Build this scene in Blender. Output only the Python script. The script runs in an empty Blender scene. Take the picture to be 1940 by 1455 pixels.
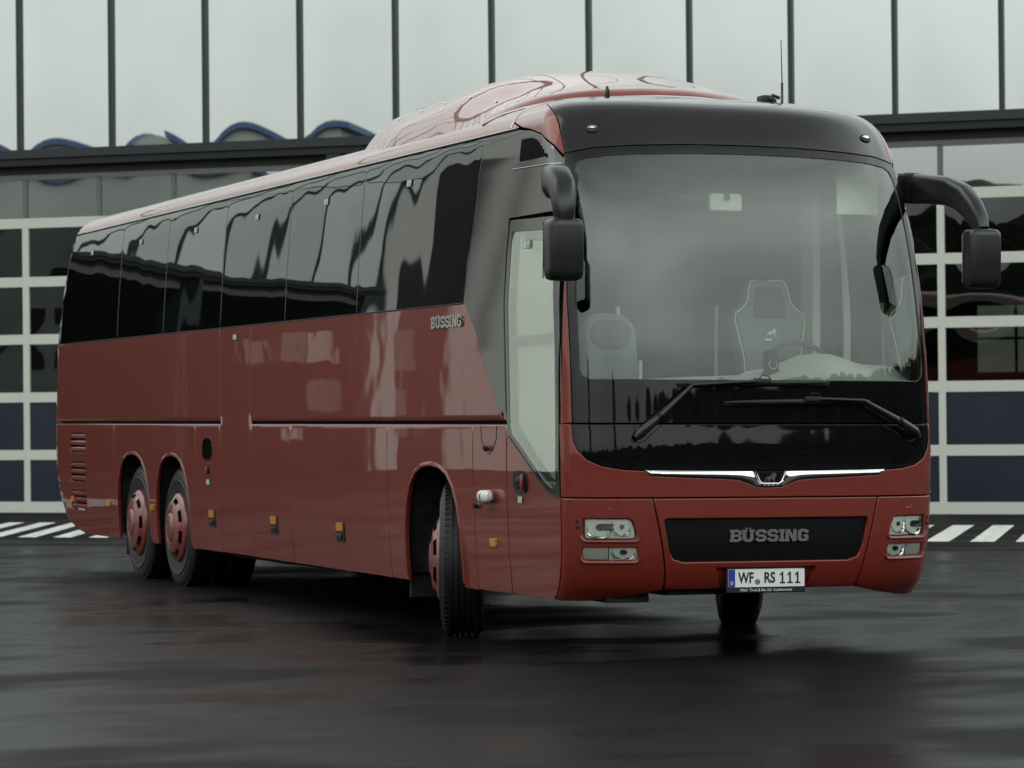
import bpy, bmesh, math, random
import numpy as np
from mathutils import Vector, Matrix
from mathutils.geometry import delaunay_2d_cdt
random.seed(7)
scene = bpy.context.scene
COL = scene.collection

# ------------------------------------------------------------------ camera
cam = bpy.data.cameras.new("camera"); cam_o = bpy.data.objects.new("camera", cam); COL.objects.link(cam_o)
CF = Vector((0.35892222, 0.93333657, 0.00759531)); CR = Vector((0.93334298, -0.35884195, -0.01016546)); CU = Vector((0.00676228, -0.01073764, 0.99991948))
CC = Vector((-7.14518925, -17.52116069, 1.53943341))
cam_o.matrix_world = Matrix(((CR.x, CU.x, -CF.x, CC.x), (CR.y, CU.y, -CF.y, CC.y), (CR.z, CU.z, -CF.z, CC.z), (0, 0, 0, 1)))
cam.sensor_width = 36; cam.lens = 5960.7271 * 36 / 1940; cam.clip_end = 3000
cam.dof.use_dof = True; cam.dof.focus_distance = 21.0; cam.dof.aperture_fstop = 4.5
scene.camera = cam_o

# ------------------------------------------------------------------ sky and light (overcast daylight)
SUN_EL, SUN_ROT = math.radians(55), math.radians(300)
world = bpy.data.worlds.new("World"); scene.world = world; world.use_nodes = True
nt = world.node_tree; nt.nodes.clear()
def N(nt, typ, **kw):
    n = nt.nodes.new(typ)
    for k, v in kw.items(): setattr(n, k, v)
    return n
sky = N(nt, 'ShaderNodeTexSky', sky_type='NISHITA', sun_disc=False, sun_elevation=SUN_EL, sun_rotation=SUN_ROT, air_density=1.6, dust_density=3.0, ozone_density=1.0)
tc = N(nt, 'ShaderNodeTexCoord'); sep = N(nt, 'ShaderNodeSeparateXYZ'); nt.links.new(tc.outputs['Generated'], sep.inputs[0])
mp = N(nt, 'ShaderNodeMapping'); mp.inputs['Scale'].default_value = (1, 1, 2.4); nt.links.new(tc.outputs['Generated'], mp.inputs[0])
cn = N(nt, 'ShaderNodeTexNoise'); cn.inputs['Scale'].default_value = 1.7; cn.inputs['Detail'].default_value = 5; cn.inputs['Roughness'].default_value = .5
nt.links.new(mp.outputs[0], cn.inputs['Vector'])
ramp = N(nt, 'ShaderNodeValToRGB'); cre = ramp.color_ramp.elements
for i, (p_, c_) in enumerate(((0, 10.5), (.14, 12), (.26, 15), (.45, 28), (.62, 24), (.84, 7), (1, 6))):
    e_ = cre[i] if i < 2 else cre.new(p_)
    e_.position = p_; e_.color = (c_ * .95, c_, c_ * .985, 1)
nt.links.new(sep.outputs['Z'], ramp.inputs[0])
cr = N(nt, 'ShaderNodeMapRange'); cr.inputs['From Min'].default_value = .3; cr.inputs['From Max'].default_value = .7; cr.inputs['To Min'].default_value = .72; cr.inputs['To Max'].default_value = 1.22
nt.links.new(cn.outputs[0], cr.inputs[0])
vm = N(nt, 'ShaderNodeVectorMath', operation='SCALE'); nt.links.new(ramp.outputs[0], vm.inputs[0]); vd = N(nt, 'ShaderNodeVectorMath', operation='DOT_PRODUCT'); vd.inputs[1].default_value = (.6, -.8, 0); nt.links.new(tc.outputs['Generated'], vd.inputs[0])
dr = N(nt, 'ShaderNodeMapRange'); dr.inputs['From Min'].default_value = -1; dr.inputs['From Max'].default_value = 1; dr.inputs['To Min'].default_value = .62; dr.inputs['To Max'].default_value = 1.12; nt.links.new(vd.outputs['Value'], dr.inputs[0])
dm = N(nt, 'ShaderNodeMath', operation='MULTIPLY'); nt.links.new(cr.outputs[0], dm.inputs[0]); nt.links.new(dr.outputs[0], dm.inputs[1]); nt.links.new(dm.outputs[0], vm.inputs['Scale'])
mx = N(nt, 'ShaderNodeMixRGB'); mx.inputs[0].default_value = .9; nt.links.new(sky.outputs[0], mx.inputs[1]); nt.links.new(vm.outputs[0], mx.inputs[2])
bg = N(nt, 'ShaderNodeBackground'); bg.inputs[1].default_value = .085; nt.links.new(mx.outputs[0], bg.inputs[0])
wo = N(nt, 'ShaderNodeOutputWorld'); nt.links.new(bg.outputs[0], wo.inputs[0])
sun = bpy.data.lights.new("sun", 'SUN'); sun.energy = .5; sun.angle = math.radians(40); sun.color = (1, .97, .92)
sun_o = bpy.data.objects.new("sun", sun); COL.objects.link(sun_o)
sun_o.rotation_euler = Vector((math.sin(SUN_ROT) * math.cos(SUN_EL), math.cos(SUN_ROT) * math.cos(SUN_EL), math.sin(SUN_EL))).to_track_quat('Z', 'Y').to_euler()
scene.view_settings.view_transform = 'Standard'; scene.view_settings.look = 'None'; scene.view_settings.gamma = 1
scene.view_settings.exposure = 0.12
scene.render.engine = 'CYCLES'

# ------------------------------------------------------------------ materials
M = {}
def mat(name, col=(.5, .5, .5), rough=.5, metal=0, coat=0, coat_r=.03, ior=1.5, spec=.5, emit=None, es=1.0):
    m = bpy.data.materials.new(name); m.use_nodes = True; b = m.node_tree.nodes['Principled BSDF']
    b.inputs['Base Color'].default_value = (*col, 1); b.inputs['Roughness'].default_value = rough; b.inputs['Metallic'].default_value = metal
    b.inputs['Coat Weight'].default_value = coat; b.inputs['Coat Roughness'].default_value = coat_r; b.inputs['IOR'].default_value = ior
    b.inputs['Specular IOR Level'].default_value = spec
    if emit: b.inputs['Emission Color'].default_value = (*emit, 1); b.inputs['Emission Strength'].default_value = es
    M[name] = m; return m
def bump(m, scale, strength, dist=.01, detail=3, stretch=(1, 1, 1), inputs=('Normal',), coord='Object'):
    nt = m.node_tree; b = nt.nodes['Principled BSDF']
    t = N(nt, 'ShaderNodeTexCoord'); mp = N(nt, 'ShaderNodeMapping'); mp.inputs['Scale'].default_value = stretch
    n = N(nt, 'ShaderNodeTexNoise'); n.inputs['Scale'].default_value = scale; n.inputs['Detail'].default_value = detail
    bp = N(nt, 'ShaderNodeBump'); bp.inputs['Strength'].default_value = strength; bp.inputs['Distance'].default_value = dist
    nt.links.new(t.outputs[coord], mp.inputs[0]); nt.links.new(mp.outputs[0], n.inputs['Vector']); nt.links.new(n.outputs[0], bp.inputs['Height'])
    for i in inputs: nt.links.new(bp.outputs[0], b.inputs[i])
    return m
def vary(m, c1, c2, scale=3, detail=5, lo=.35, hi=.65, rough=None, stretch=(1, 1, 1)):
    nt = m.node_tree; b = nt.nodes['Principled BSDF']
    t = N(nt, 'ShaderNodeTexCoord'); mp = N(nt, 'ShaderNodeMapping'); mp.inputs['Scale'].default_value = stretch
    n = N(nt, 'ShaderNodeTexNoise'); n.inputs['Scale'].default_value = scale; n.inputs['Detail'].default_value = detail
    r = N(nt, 'ShaderNodeValToRGB'); r.color_ramp.elements[0].position = lo; r.color_ramp.elements[1].position = hi
    r.color_ramp.elements[0].color = (*c1, 1); r.color_ramp.elements[1].color = (*c2, 1)
    nt.links.new(t.outputs['Object'], mp.inputs[0]); nt.links.new(mp.outputs[0], n.inputs['Vector']); nt.links.new(n.outputs[0], r.inputs[0]); nt.links.new(r.outputs[0], b.inputs['Base Color'])
    if rough:
        q = N(nt, 'ShaderNodeMapRange'); q.inputs['From Min'].default_value = lo; q.inputs['From Max'].default_value = hi
        q.inputs['To Min'].default_value, q.inputs['To Max'].default_value = rough
        nt.links.new(n.outputs[0], q.inputs[0]); nt.links.new(q.outputs[0], b.inputs['Roughness'])
    return m
RED = (.185, .0235, .0135)
mat('red_paint', RED, .42, .1, 1, .02, 1.5, .25); M['red_paint'].node_tree.nodes['Principled BSDF'].inputs['Coat IOR'].default_value = 1.50
bump(M['red_paint'], 1.3, .12, .02, 2, inputs=('Coat Normal',))
mat('rim_paint', (.19, .040, .030), .32, .1, .8, .06)
mat('black_gloss', (.004, .0045, .005), .03, 0, 0, .01, 1.47)
mat('side_glass', (.004, .005, .005), .012, 0, 0, .0, 2.0); bump(M['side_glass'], .85, .19, .035, 1.2, (1, 1, .6))
mat('quarter_glass', (.014, .015, .012), .05, 0, 0, .02, 2.1)
mat('cap_black', (.006, .006, .0065), .14, 0, .2, .05, 1.5)
mat('plastic', (.011, .012, .013), .30); mat('plastic_matte', (.010, .011, .012), .6)
mat('rubber', (.007, .0075, .0075), .55); bump(M['rubber'], 30, .25, .003, 4)
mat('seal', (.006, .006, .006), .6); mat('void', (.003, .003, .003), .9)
mat('chrome', (.78, .79, .76), .07, 1); mat('dull_chrome', (.42, .43, .42), .38, 1); mat('letter_side', (.62, .62, .58), .18, 1)
mat('amber', (.55, .22, .02), .3, 0, .6); mat('white_plastic', (.72, .72, .66), .3, 0, .5)
mat('plate_white', (.78, .79, .76), .35); mat('plate_black', (.012, .012, .012), .4); mat('plate_blue', (.02, .035, .30), .4)
mat('green_sticker', (.08, .30, .19), .4); mat('white_sticker', (.55, .60, .55), .5)
mat('grille_black', (.005, .005, .005), .5, spec=.15); mat('reflector', (.80, .82, .78), .14, 1); mat('dark_bulb', (.02, .02, .02), .25)
mat('cabin_light', (.66, .70, .65), .75); mat('cabin_grey', (.13, .15, .14), .85); mat('cabin_dark', (.05, .055, .05), .8); mat('seat_piping', (.55, .57, .53), .5)
mat('red_seal', (.5, .06, .04), .5)
vary(mat('chassis', (.012, .012, .012), .85), (.006, .006, .006), (.022, .022, .020), 8)
def glass(name, tint=(.9, .95, .92), ior=1.5, rough=0.0, refl=1.0, add=0.0, bumpv=None):
    m = bpy.data.materials.new(name); m.use_nodes = True; nt = m.node_tree; nt.nodes.clear()
    tr = N(nt, 'ShaderNodeBsdfTransparent'); tr.inputs[0].default_value = (*tint, 1)
    gl = N(nt, 'ShaderNodeBsdfGlossy'); gl.inputs['Roughness'].default_value = rough; gl.inputs[0].default_value = (.94, 1, .94, 1)
    fr = N(nt, 'ShaderNodeFresnel'); fr.inputs[0].default_value = ior
    ma = N(nt, 'ShaderNodeMath', operation='MULTIPLY_ADD', use_clamp=True); ma.inputs[1].default_value = refl; ma.inputs[2].default_value = add
    nt.links.new(fr.outputs[0], ma.inputs[0])
    mi = N(nt, 'ShaderNodeMixShader'); nt.links.new(ma.outputs[0], mi.inputs[0]); nt.links.new(tr.outputs[0], mi.inputs[1]); nt.links.new(gl.outputs[0], mi.inputs[2])
    if bumpv:
        t = N(nt, 'ShaderNodeTexCoord'); n = N(nt, 'ShaderNodeTexNoise'); n.inputs['Scale'].default_value = bumpv[0]; n.inputs['Detail'].default_value = 1.5
        b = N(nt, 'ShaderNodeBump'); b.inputs['Strength'].default_value = bumpv[1]; b.inputs['Distance'].default_value = .03
        nt.links.new(t.outputs['Object'], n.inputs['Vector']); nt.links.new(n.outputs[0], b.inputs['Height']); nt.links.new(b.outputs[0], gl.inputs['Normal']); nt.links.new(b.outputs[0], fr.inputs['Normal'])
    o = N(nt, 'ShaderNodeOutputMaterial'); nt.links.new(mi.outputs[0], o.inputs[0]); M[name] = m; return m
glass('windscreen_glass', (.88, .94, .89), 1.5, 0, 1.45, .028)
glass('door_glass', (.90, .95, .90), 1.55, 0, 1.9, .20)
glass('lens_glass', (.93, .95, .93), 1.45)

# ------------------------------------------------------------------ object helpers
def tag(o, label, cat, group=None, kind=None):
    if label: o['label'] = label
    if cat: o['category'] = cat
    if group: o['group'] = group
    if kind: o['kind'] = kind
    return o
def thing(name, label, cat, loc=(0, 0, 0), rz=0, group=None):
    o = bpy.data.objects.new(name, None); COL.objects.link(o); o.location = loc; o.rotation_euler = (0, 0, rz); o.empty_display_size = .3
    return tag(o, label, cat, group)
def mesh_obj(name, verts, faces, m, parent=None, smooth=False, label=None):
    me = bpy.data.meshes.new(name); me.from_pydata([tuple(map(float, v)) for v in verts], [], [tuple(int(i) for i in f) for f in faces]); me.update()
    if isinstance(m, str): m = M[m]
    me.materials.append(m)
    if smooth: me.polygons.foreach_set('use_smooth', [True] * len(me.polygons))
    o = bpy.data.objects.new(name, me); COL.objects.link(o)
    if parent: o.parent = parent
    if label: o['label'] = label
    return o
class MB:
    """collects boxes, tubes, lathes into ONE mesh"""
    def __init__(s): s.v = []; s.f = []
    def add(s, vs, fs, mx=None):
        b = len(s.v)
        for q in vs:
            q = Vector(q); s.v.append(tuple(mx @ q) if mx is not None else tuple(q))
        s.f += [tuple(i + b for i in f) for f in fs]; return s
    def box(s, a, b, mx=None, bev=0.0):
        bm = bmesh.new(); bmesh.ops.create_cube(bm, size=1)
        c = [(a[i] + b[i]) / 2 for i in range(3)]; d = [abs(b[i] - a[i]) for i in range(3)]
        for q in bm.verts: q.co = Vector([c[i] + q.co[i] * d[i] for i in range(3)])
        if bev: bmesh.ops.bevel(bm, geom=bm.edges[:], offset=bev, segments=2, affect='EDGES', profile=.5)
        bm.verts.index_update(); s.add([q.co.copy() for q in bm.verts], [[q.index for q in f.verts] for f in bm.faces], mx); bm.free(); return s
    def tube(s, pts, rad, n=10, mx=None, flat=1.0, up=(0, 0, 1), cap=True, sq=2.0):
        pts = [Vector(p) for p in pts]; k = len(pts); rad = rad if hasattr(rad, '__len__') else [rad] * k
        vs = []; up = Vector(up)
        for i, p in enumerate(pts):
            t = (pts[min(i + 1, k - 1)] - pts[max(i - 1, 0)]).normalized(); a = t.cross(up)
            if a.length < 1e-3: a = t.cross(Vector((1, 0, 0)))
            a.normalize(); b = a.cross(t).normalized()
            for j in range(n):
                th = 2 * math.pi * j / n; c_, s_ = math.cos(th), math.sin(th)
                if sq != 2: c_, s_ = math.copysign(abs(c_) ** (2 / sq), c_), math.copysign(abs(s_) ** (2 / sq), s_)
                vs.append(p + (a * c_ * flat + b * s_) * rad[i])
        fs = [(i * n + j, i * n + (j + 1) % n, (i + 1) * n + (j + 1) % n, (i + 1) * n + j) for i in range(k - 1) for j in range(n)]
        if cap: fs += [tuple(range(n))[::-1], tuple((k - 1) * n + j for j in range(n))]
        return s.add(vs, fs, mx)
    def lathe(s, prof, n=48, mx=None, axis='X', skip=None):
        """prof: list (axial, radius)"""
        vs = []
        for a, r in prof:
            for j in range(n):
                th = 2 * math.pi * j / n
                vs.append((a, r * math.cos(th), r * math.sin(th)) if axis == 'X' else (r * math.cos(th), r * math.sin(th), a) if axis == 'Z' else (r * math.cos(th), a, r * math.sin(th)))
        fs = []
        for i in range(len(prof) - 1):
            for j in range(n):
                if skip and skip(i, j, n): continue
                fs.append((i * n + j, i * n + (j + 1) % n, (i + 1) * n + (j + 1) % n, (i + 1) * n + j))
        return s.add(vs, fs, mx)
    def prism(s, poly, z0, z1, mx=None, top=True, bot=True):
        n = len(poly); vs = [(x, y, z0) for x, y in poly] + [(x, y, z1) for x, y in poly]
        fs = [(i, (i + 1) % n, n + (i + 1) % n, n + i) for i in range(n)]
        if top: fs.append(tuple(range(n, 2 * n)))
        if bot: fs.append(tuple(range(n))[::-1])
        return s.add(vs, fs, mx)
    def build(s, name, m, parent=None, smooth=False, label=None, sharp=None):
        o = mesh_obj(name, s.v, s.f, m, parent, smooth, label)
        bm = bmesh.new(); bm.from_mesh(o.data); bmesh.ops.recalc_face_normals(bm, faces=bm.faces[:]); bm.to_mesh(o.data); bm.free()
        if smooth: o.data.set_sharp_from_angle(angle=math.radians(sharp or 38))
        return o
def rrect(x0, y0, x1, y1, r, n=5):
    r = min(r, abs(x1 - x0) / 2 - 1e-4, abs(y1 - y0) / 2 - 1e-4); out = []
    for cx, cy, a0 in ((x1 - r, y1 - r, 0), (x0 + r, y1 - r, 90), (x0 + r, y0 + r, 180), (x1 - r, y0 + r, 270)):
        for i in range(n + 1):
            a = math.radians(a0 + 90 * i / n); out.append((cx + r * math.cos(a), cy + r * math.sin(a)))
    return out
def text_mesh(txt, size, sx=1.0, extrude=.001, mx=None, align='CENTER', off_=0.0):
    cu = bpy.data.curves.new('t', 'FONT'); cu.body = txt; cu.size = size; cu.extrude = extrude; cu.align_x = align; cu.align_y = 'CENTER'; cu.resolution_u = 3; cu.offset = off_
    o = bpy.data.objects.new('t', cu); COL.objects.link(o); dg = bpy.context.evaluated_depsgraph_get(); me = bpy.data.meshes.new_from_object(o.evaluated_get(dg))
    b = MB(); b.add([Vector((v.co.x * sx, v.co.y, v.co.z)) for v in me.vertices], [tuple(p.vertices) for p in me.polygons], mx)
    bpy.data.objects.remove(o); bpy.data.curves.remove(cu); bpy.data.meshes.remove(me); return b
# ------------------------------------------------------------------ coach body surface
BL=14.33; HW=1.275; BOW=.30
TT=[0.30,0.36,0.45,0.60,0.75,0.95,1.20,1.45,1.80,2.13,2.47,2.82,3.03,3.17,3.32,3.42,3.52,3.64,3.80,4.05,4.45]
TZ=[0.30,0.36,0.45,0.60,0.75,0.95,1.20,1.45,1.80,2.13,2.47,2.82,3.03,3.17,3.32,3.42,3.475,3.51,3.54,3.565,3.585]
TI=[0.050,.043,.034,.022,.014,.006,.0,.0,.0,.0,.012,.034,.050,.062,.085,.145,.225,.33,.48,.76,1.14]
TR=[.26,.185,.09,.03,.008,.0,.0,.02,.05,.10,.16,.25,.33,.40,.50,.59,.68,.80,.98,1.35,2.0]
TB=[1.3,.85,.50,.22,.11,.04,.01,.0,.02,.06,.12,.22,.31,.39,.50,.58,.68,.80,.95,1.25,1.7]
def herm(xs,ys):
    xs=np.array(xs,float);ys=np.array(ys,float);d=np.diff(ys)/np.diff(xs);h=np.diff(xs)
    m=np.zeros(len(xs));m[0]=d[0];m[-1]=d[-1]
    for i in range(1,len(xs)-1):
        if d[i-1]*d[i]>0:
            w1=2*h[i]+h[i-1];w2=h[i]+2*h[i-1];m[i]=(w1+w2)/(w1/d[i-1]+w2/d[i])
    def f(x):
        x=np.clip(np.asarray(x,float),xs[0],xs[-1]);k=np.clip(np.searchsorted(xs,x)-1,0,len(xs)-2)
        s=(x-xs[k])/h[k]
        return ys[k]*(1+2*s)*(1-s)**2+ys[k+1]*s*s*(3-2*s)+h[k]*(m[k]*s*(1-s)**2-m[k+1]*s*s*(1-s))
    return f
Fz,Fi,Fr,Fb=[herm(TT,a) for a in (TZ,TI,TR,TB)]
_w=np.linspace(0,1,4001)**2*1.0
_y=_w*BOW; _d=HW*np.maximum(0,1-(1-_w)**1.8)**(1/3.)
_y=np.concatenate([BOW*(1-(np.maximum(0,1-(np.linspace(0,1.15,800)/HW)**3))**(1/1.8)), _y[_d>1.15]])
_d=np.concatenate([np.linspace(0,1.15,800), _d[_d>1.15]])
_u=np.concatenate([[0],np.cumsum(np.hypot(np.diff(_d),np.diff(_y)))]); U1=float(_u[-1])
def plan(u):
    """half front curve -> (d,v)"""
    a=np.abs(u); return np.where(a<=U1,np.interp(a,_u,_d),HW), np.where(a<=U1,np.interp(a,_u,_y),BOW+a-U1)
def W(u,t):
    """u>0: picture-left (kerb side, X=0)"""
    d,v=plan(u); i=Fi(t); d=d*(1-i/HW)
    return np.stack([HW-np.sign(u)*d, v+Fr(t), Fz(t)+0*d],-1)
def dins(v): # plan inset of side at distance v behind the nose
    return np.where(v>=BOW,0,HW-np.interp(v,_y,_d))
def S(y,t):
    v=y-Fr(t); r=BL-Fb(t)-y
    return np.stack([Fi(t)+dins(v)+dins(r)*.8, y+0*t, Fz(t)+0*y],-1)
def u_of_y(y,t):
    v=y-Fr(t); return np.where(v>=BOW,U1+v-BOW,np.interp(v,_y,_u))
def Ls(t): return BL - Fb(t) - Fr(t) - 2 * BOW
def G(u, t):
    """whole wrap: front centre u=0, round the corner, along the side, round the rear corner"""
    u = np.asarray(u, float); t = np.asarray(t, float); a = np.abs(u); L = Ls(t); i = Fi(t)
    rear = a > U1 + L / 2; ar = np.maximum(0, 2 * U1 + L - a)
    d, v = plan(np.where(rear, ar, a)); d = d * (1 - i / HW)
    y = np.where(rear, BL - Fb(t) - v, v + Fr(t))
    return np.stack([HW - np.sign(u) * d, y, Fz(t) + 0 * d], -1)
def fn_normals(fn, a, b, e=2e-3):
    pa = fn(a + e, b) - fn(a - e, b); pb = fn(a, b + e) - fn(a, b - e)
    n = -np.cross(pa, pb); l = np.linalg.norm(n, axis=1, keepdims=True); return n / np.maximum(l, 1e-9)
def area2(P): x, y = P[:, 0], P[:, 1]; return .5 * np.sum(x * np.roll(y, -1) - y * np.roll(x, -1))
def densify(P, step):
    out = []
    for i in range(len(P)):
        a, b = np.array(P[i], float), np.array(P[(i + 1) % len(P)], float); k = max(1, int(np.ceil(np.max(np.abs(b - a) / step))))
        for j in range(k): out.append(a + (b - a) * j / k)
    return np.array(out)
def inset(P, d):
    """P ccw; positive d = shrink"""
    a = np.roll(P, 1, 0); b = np.roll(P, -1, 0)
    def nr(p, q): e = q - p; e = e / np.maximum(np.linalg.norm(e, axis=1, keepdims=True), 1e-9); return np.stack([-e[:, 1], e[:, 0]], 1)
    n1, n2 = nr(a, P), nr(P, b); m = n1 + n2; m /= np.maximum(np.linalg.norm(m, axis=1, keepdims=True), 1e-6)
    k = 1 / np.clip(np.sum(m * n1, axis=1, keepdims=True), .5, 1); return P + m * d * k
def inside(Q, P):
    x, y = Q[:, 0], Q[:, 1]; r = np.zeros(len(Q), bool)
    for i in range(len(P)):
        x1, y1 = P[i]; x2, y2 = P[(i + 1) % len(P)]
        c = (y1 > y) != (y2 > y)
        with np.errstate(divide='ignore', invalid='ignore'): xi = (x2 - x1) * (y - y1) / (y2 - y1 + 1e-15) + x1
        r ^= c & (x < xi)
    return r
def panel(name, poly, fn, m, parent, holes=(), step=(.07, .10), off=0.0, th=.014, bev=.004, mir=False, ga=None, gb=None, drop=.004, bumpfn=None, label=None, hole_th=None):
    step = np.array(step); P = densify(np.array(poly, float), step)
    if area2(P) < 0: P = P[::-1]
    H = []
    for h in holes:
        h = densify(np.array(h, float), step)
        if area2(h) > 0: h = h[::-1]
        H.append(h)
    loops = [P] + H; V = []; E = []; flag = []; rings = []
    for L in loops:
        b0 = len(V); n = len(L); V += list(L); flag += [1] * n; E += [(b0 + i, b0 + (i + 1) % n) for i in range(n)]; rings.append((b0, n))
        if bev > 0:
            I = inset(L, bev); b1 = len(V); V += list(I); flag += [2] * n; E += [(b1 + i, b1 + (i + 1) % n) for i in range(n)]
    lo, hi = P.min(0), P.max(0)
    gx = ga if ga is not None else np.arange(lo[0] + step[0] / 2, hi[0], step[0]); gy = gb if gb is not None else np.arange(lo[1] + step[1] / 2, hi[1], step[1])
    X, Y = np.meshgrid(gx, gy); Q = np.stack([X.ravel(), Y.ravel()], 1); mg = bev + .006
    ok = inside(Q, inset(P, mg))
    for h in H: ok &= ~inside(Q, inset(h, mg)[::-1])
    Q = Q[ok]; V += list(Q); flag += [0] * len(Q)
    V = np.array(V)
    r = delaunay_2d_cdt([Vector((float(a), float(b))) for a, b in V], E, [], 0, 1e-6)
    vo = np.array([(v.x, v.y) for v in r[0]]); fo = r[2]; orig = r[3]
    fl = np.zeros(len(vo), int)
    for i, o in enumerate(orig):
        if len(o): fl[i] = max(flag[k] for k in o if k < len(flag)) if any(flag[k] != 1 for k in o) else 1
    F_ = np.array([f for f in fo if len(f) == 3]); c = vo[F_].mean(1); ok = inside(c, P)
    for h in H: ok &= ~inside(c, h)
    F_ = F_[ok]; e1 = vo[F_[:, 1]] - vo[F_[:, 0]]; e2 = vo[F_[:, 2]] - vo[F_[:, 0]]; s = e1[:, 0] * e2[:, 1] - e1[:, 1] * e2[:, 0]; F_ = F_[np.abs(s) > 1e-9]; s = s[np.abs(s) > 1e-9]
    F_[s > 0] = F_[s > 0][:, ::-1]          # outward is -cross(pa,pb)
    p3 = fn(vo[:, 0], vo[:, 1]); nn = fn_normals(fn, vo[:, 0], vo[:, 1])
    pos = p3 + nn * off
    # edge loops from used triangles
    cnt = {}
    for f in F_:
        for i in range(3):
            a, b = int(f[i]), int(f[(i + 1) % 3]); cnt[(a, b)] = 1
    bd = [(a, b) for (a, b) in cnt if (b, a) not in cnt]; bs = set(); ob = {}
    for a, b in bd: bs.add(a); bs.add(b)
    # outward 2D direction at boundary verts for the rolled edge
    vn = nn.copy()
    if bev > 0:
        acc = np.zeros((len(vo), 2))
        for a, b in bd:
            e = vo[b] - vo[a]; l = np.hypot(*e) + 1e-12; o = np.array([-e[1], e[0]]) / l    # faces are cw in 2D -> left side is outside
            acc[a] += o; acc[b] += o
        idx = np.array(sorted(bs)); o2 = acc[idx]; o2 /= np.maximum(np.linalg.norm(o2, axis=1, keepdims=True), 1e-9)
        q = vo[idx]; e = 1e-3; o3 = fn(q[:, 0] + o2[:, 0] * e, q[:, 1] + o2[:, 1] * e) - fn(q[:, 0] - o2[:, 0] * e, q[:, 1] - o2[:, 1] * e); o3 /= np.maximum(np.linalg.norm(o3, axis=1, keepdims=True), 1e-9)
        v_ = nn[idx] * .6 + o3 * .8; vn[idx] = v_ / np.linalg.norm(v_, axis=1, keepdims=True); pos[idx] -= nn[idx] * drop
    if bumpfn is not None: pos += nn * bumpfn(p3)[:, None]
    verts = [tuple(v) for v in pos]; faces = [tuple(int(i) for i in f) for f in F_]; ln = [vn[i] for f in F_ for i in f]
    if th > 0:
        n0 = len(verts); m_ = {}
        for a in sorted(bs): m_[a] = len(verts); verts.append(tuple(pos[a] - nn[a] * th))
        for a, b in bd:
            faces.append((b, a, m_[a], m_[b])); A_, B_, C_ = pos[b], pos[a], np.array(verts[m_[a]]); w = np.cross(B_ - A_, C_ - A_); w /= max(np.linalg.norm(w), 1e-9); ln += [w] * 4
    if mir:
        verts = [(2 * HW - x, y, z) for x, y, z in verts]; nf = []; nl = []; k = 0
        for f in faces:
            nf.append(f[::-1]); nl += [ln[k + j] * np.array([-1, 1, 1]) for j in range(len(f))][::-1]; k += len(f)
        faces, ln = nf, nl
    o = mesh_obj(name, verts, faces, m, parent, True, label)
    o.data.normals_split_custom_set([tuple(map(float, v)) for v in ln]); return o
def frame(fn, a, b, off=0.0, mir=False):
    """local frame on the skin: z outward, y up along the skin, x to the viewer's right"""
    A_, B_ = np.array([float(a)]), np.array([float(b)]); p = fn(A_, B_)[0]; n = fn_normals(fn, A_, B_)[0]; up = (fn(A_, B_ + 1e-3) - fn(A_, B_ - 1e-3))[0]
    p = p + n * off
    if mir: p = np.array([2 * HW - p[0], p[1], p[2]]); n = n * [-1, 1, 1]; up = up * [-1, 1, 1]
    z = Vector(n); y = Vector(up); y = (y - z * y.dot(z)).normalized(); x = y.cross(z)
    m4 = Matrix.Identity(4)
    for i in range(3): m4[i][0], m4[i][1], m4[i][2], m4[i][3] = x[i], y[i], z[i], p[i]
    return m4
def curve_on(fn, pts, off=0.0, mir=False, step=.06):
    D = []
    for i in range(len(pts) - 1):
        a, b = np.array(pts[i], float), np.array(pts[i + 1], float); k = max(1, int(np.max(np.abs(b - a)) / step))
        for j in range(k): D.append(a + (b - a) * j / k)
    D.append(np.array(pts[-1], float)); D = np.array(D); p = fn(D[:, 0], D[:, 1]) + fn_normals(fn, D[:, 0], D[:, 1]) * off
    if mir: p[:, 0] = 2 * HW - p[:, 0]
    return [tuple(q) for q in p]
def U(y, t): return float(u_of_y(np.array(float(y)), np.array(float(t))))

# ------------------------------------------------------------------ the coach
bus = thing('touring_coach', 'dark red three-axle touring coach with black glazing parked on the wet yard', 'coach')
bus.rotation_euler = (-.00068, .01168, 0)
mat('sheet_white', (.93, .94, .87), .8)
ZB, ZG, ZS, ZT = 2.235, 1.452, .355, 3.318
def yrear(t): return BL - float(Fb(np.array(t)))
def arch(c, hw, top=1.157, bot=.30):
    pts = [(-1, bot), (-1, .55), (-.965, .74), (-.88, .90), (-.74, 1.02), (-.55, 1.10), (-.30, 1.143), (0, 1.157)]
    pts = [(x, z if z < .6 else .6 + (z - .6) * (top - .6) / .557) for x, z in pts]
    L = [(c + x * hw, z) for x, z in pts]; return L + [(c - x * hw, z) for x, z in pts[-2::-1]]
AF, AB, AA = (2.66, .565), (9.50, .575), (10.90, .60)
slant = [(2.009, ZB), (1.784, 2.037), (1.665, 1.862), (1.489, 1.671), (1.345, 1.517), (1.262, ZG)]
LOWTOP = 1.437
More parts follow.
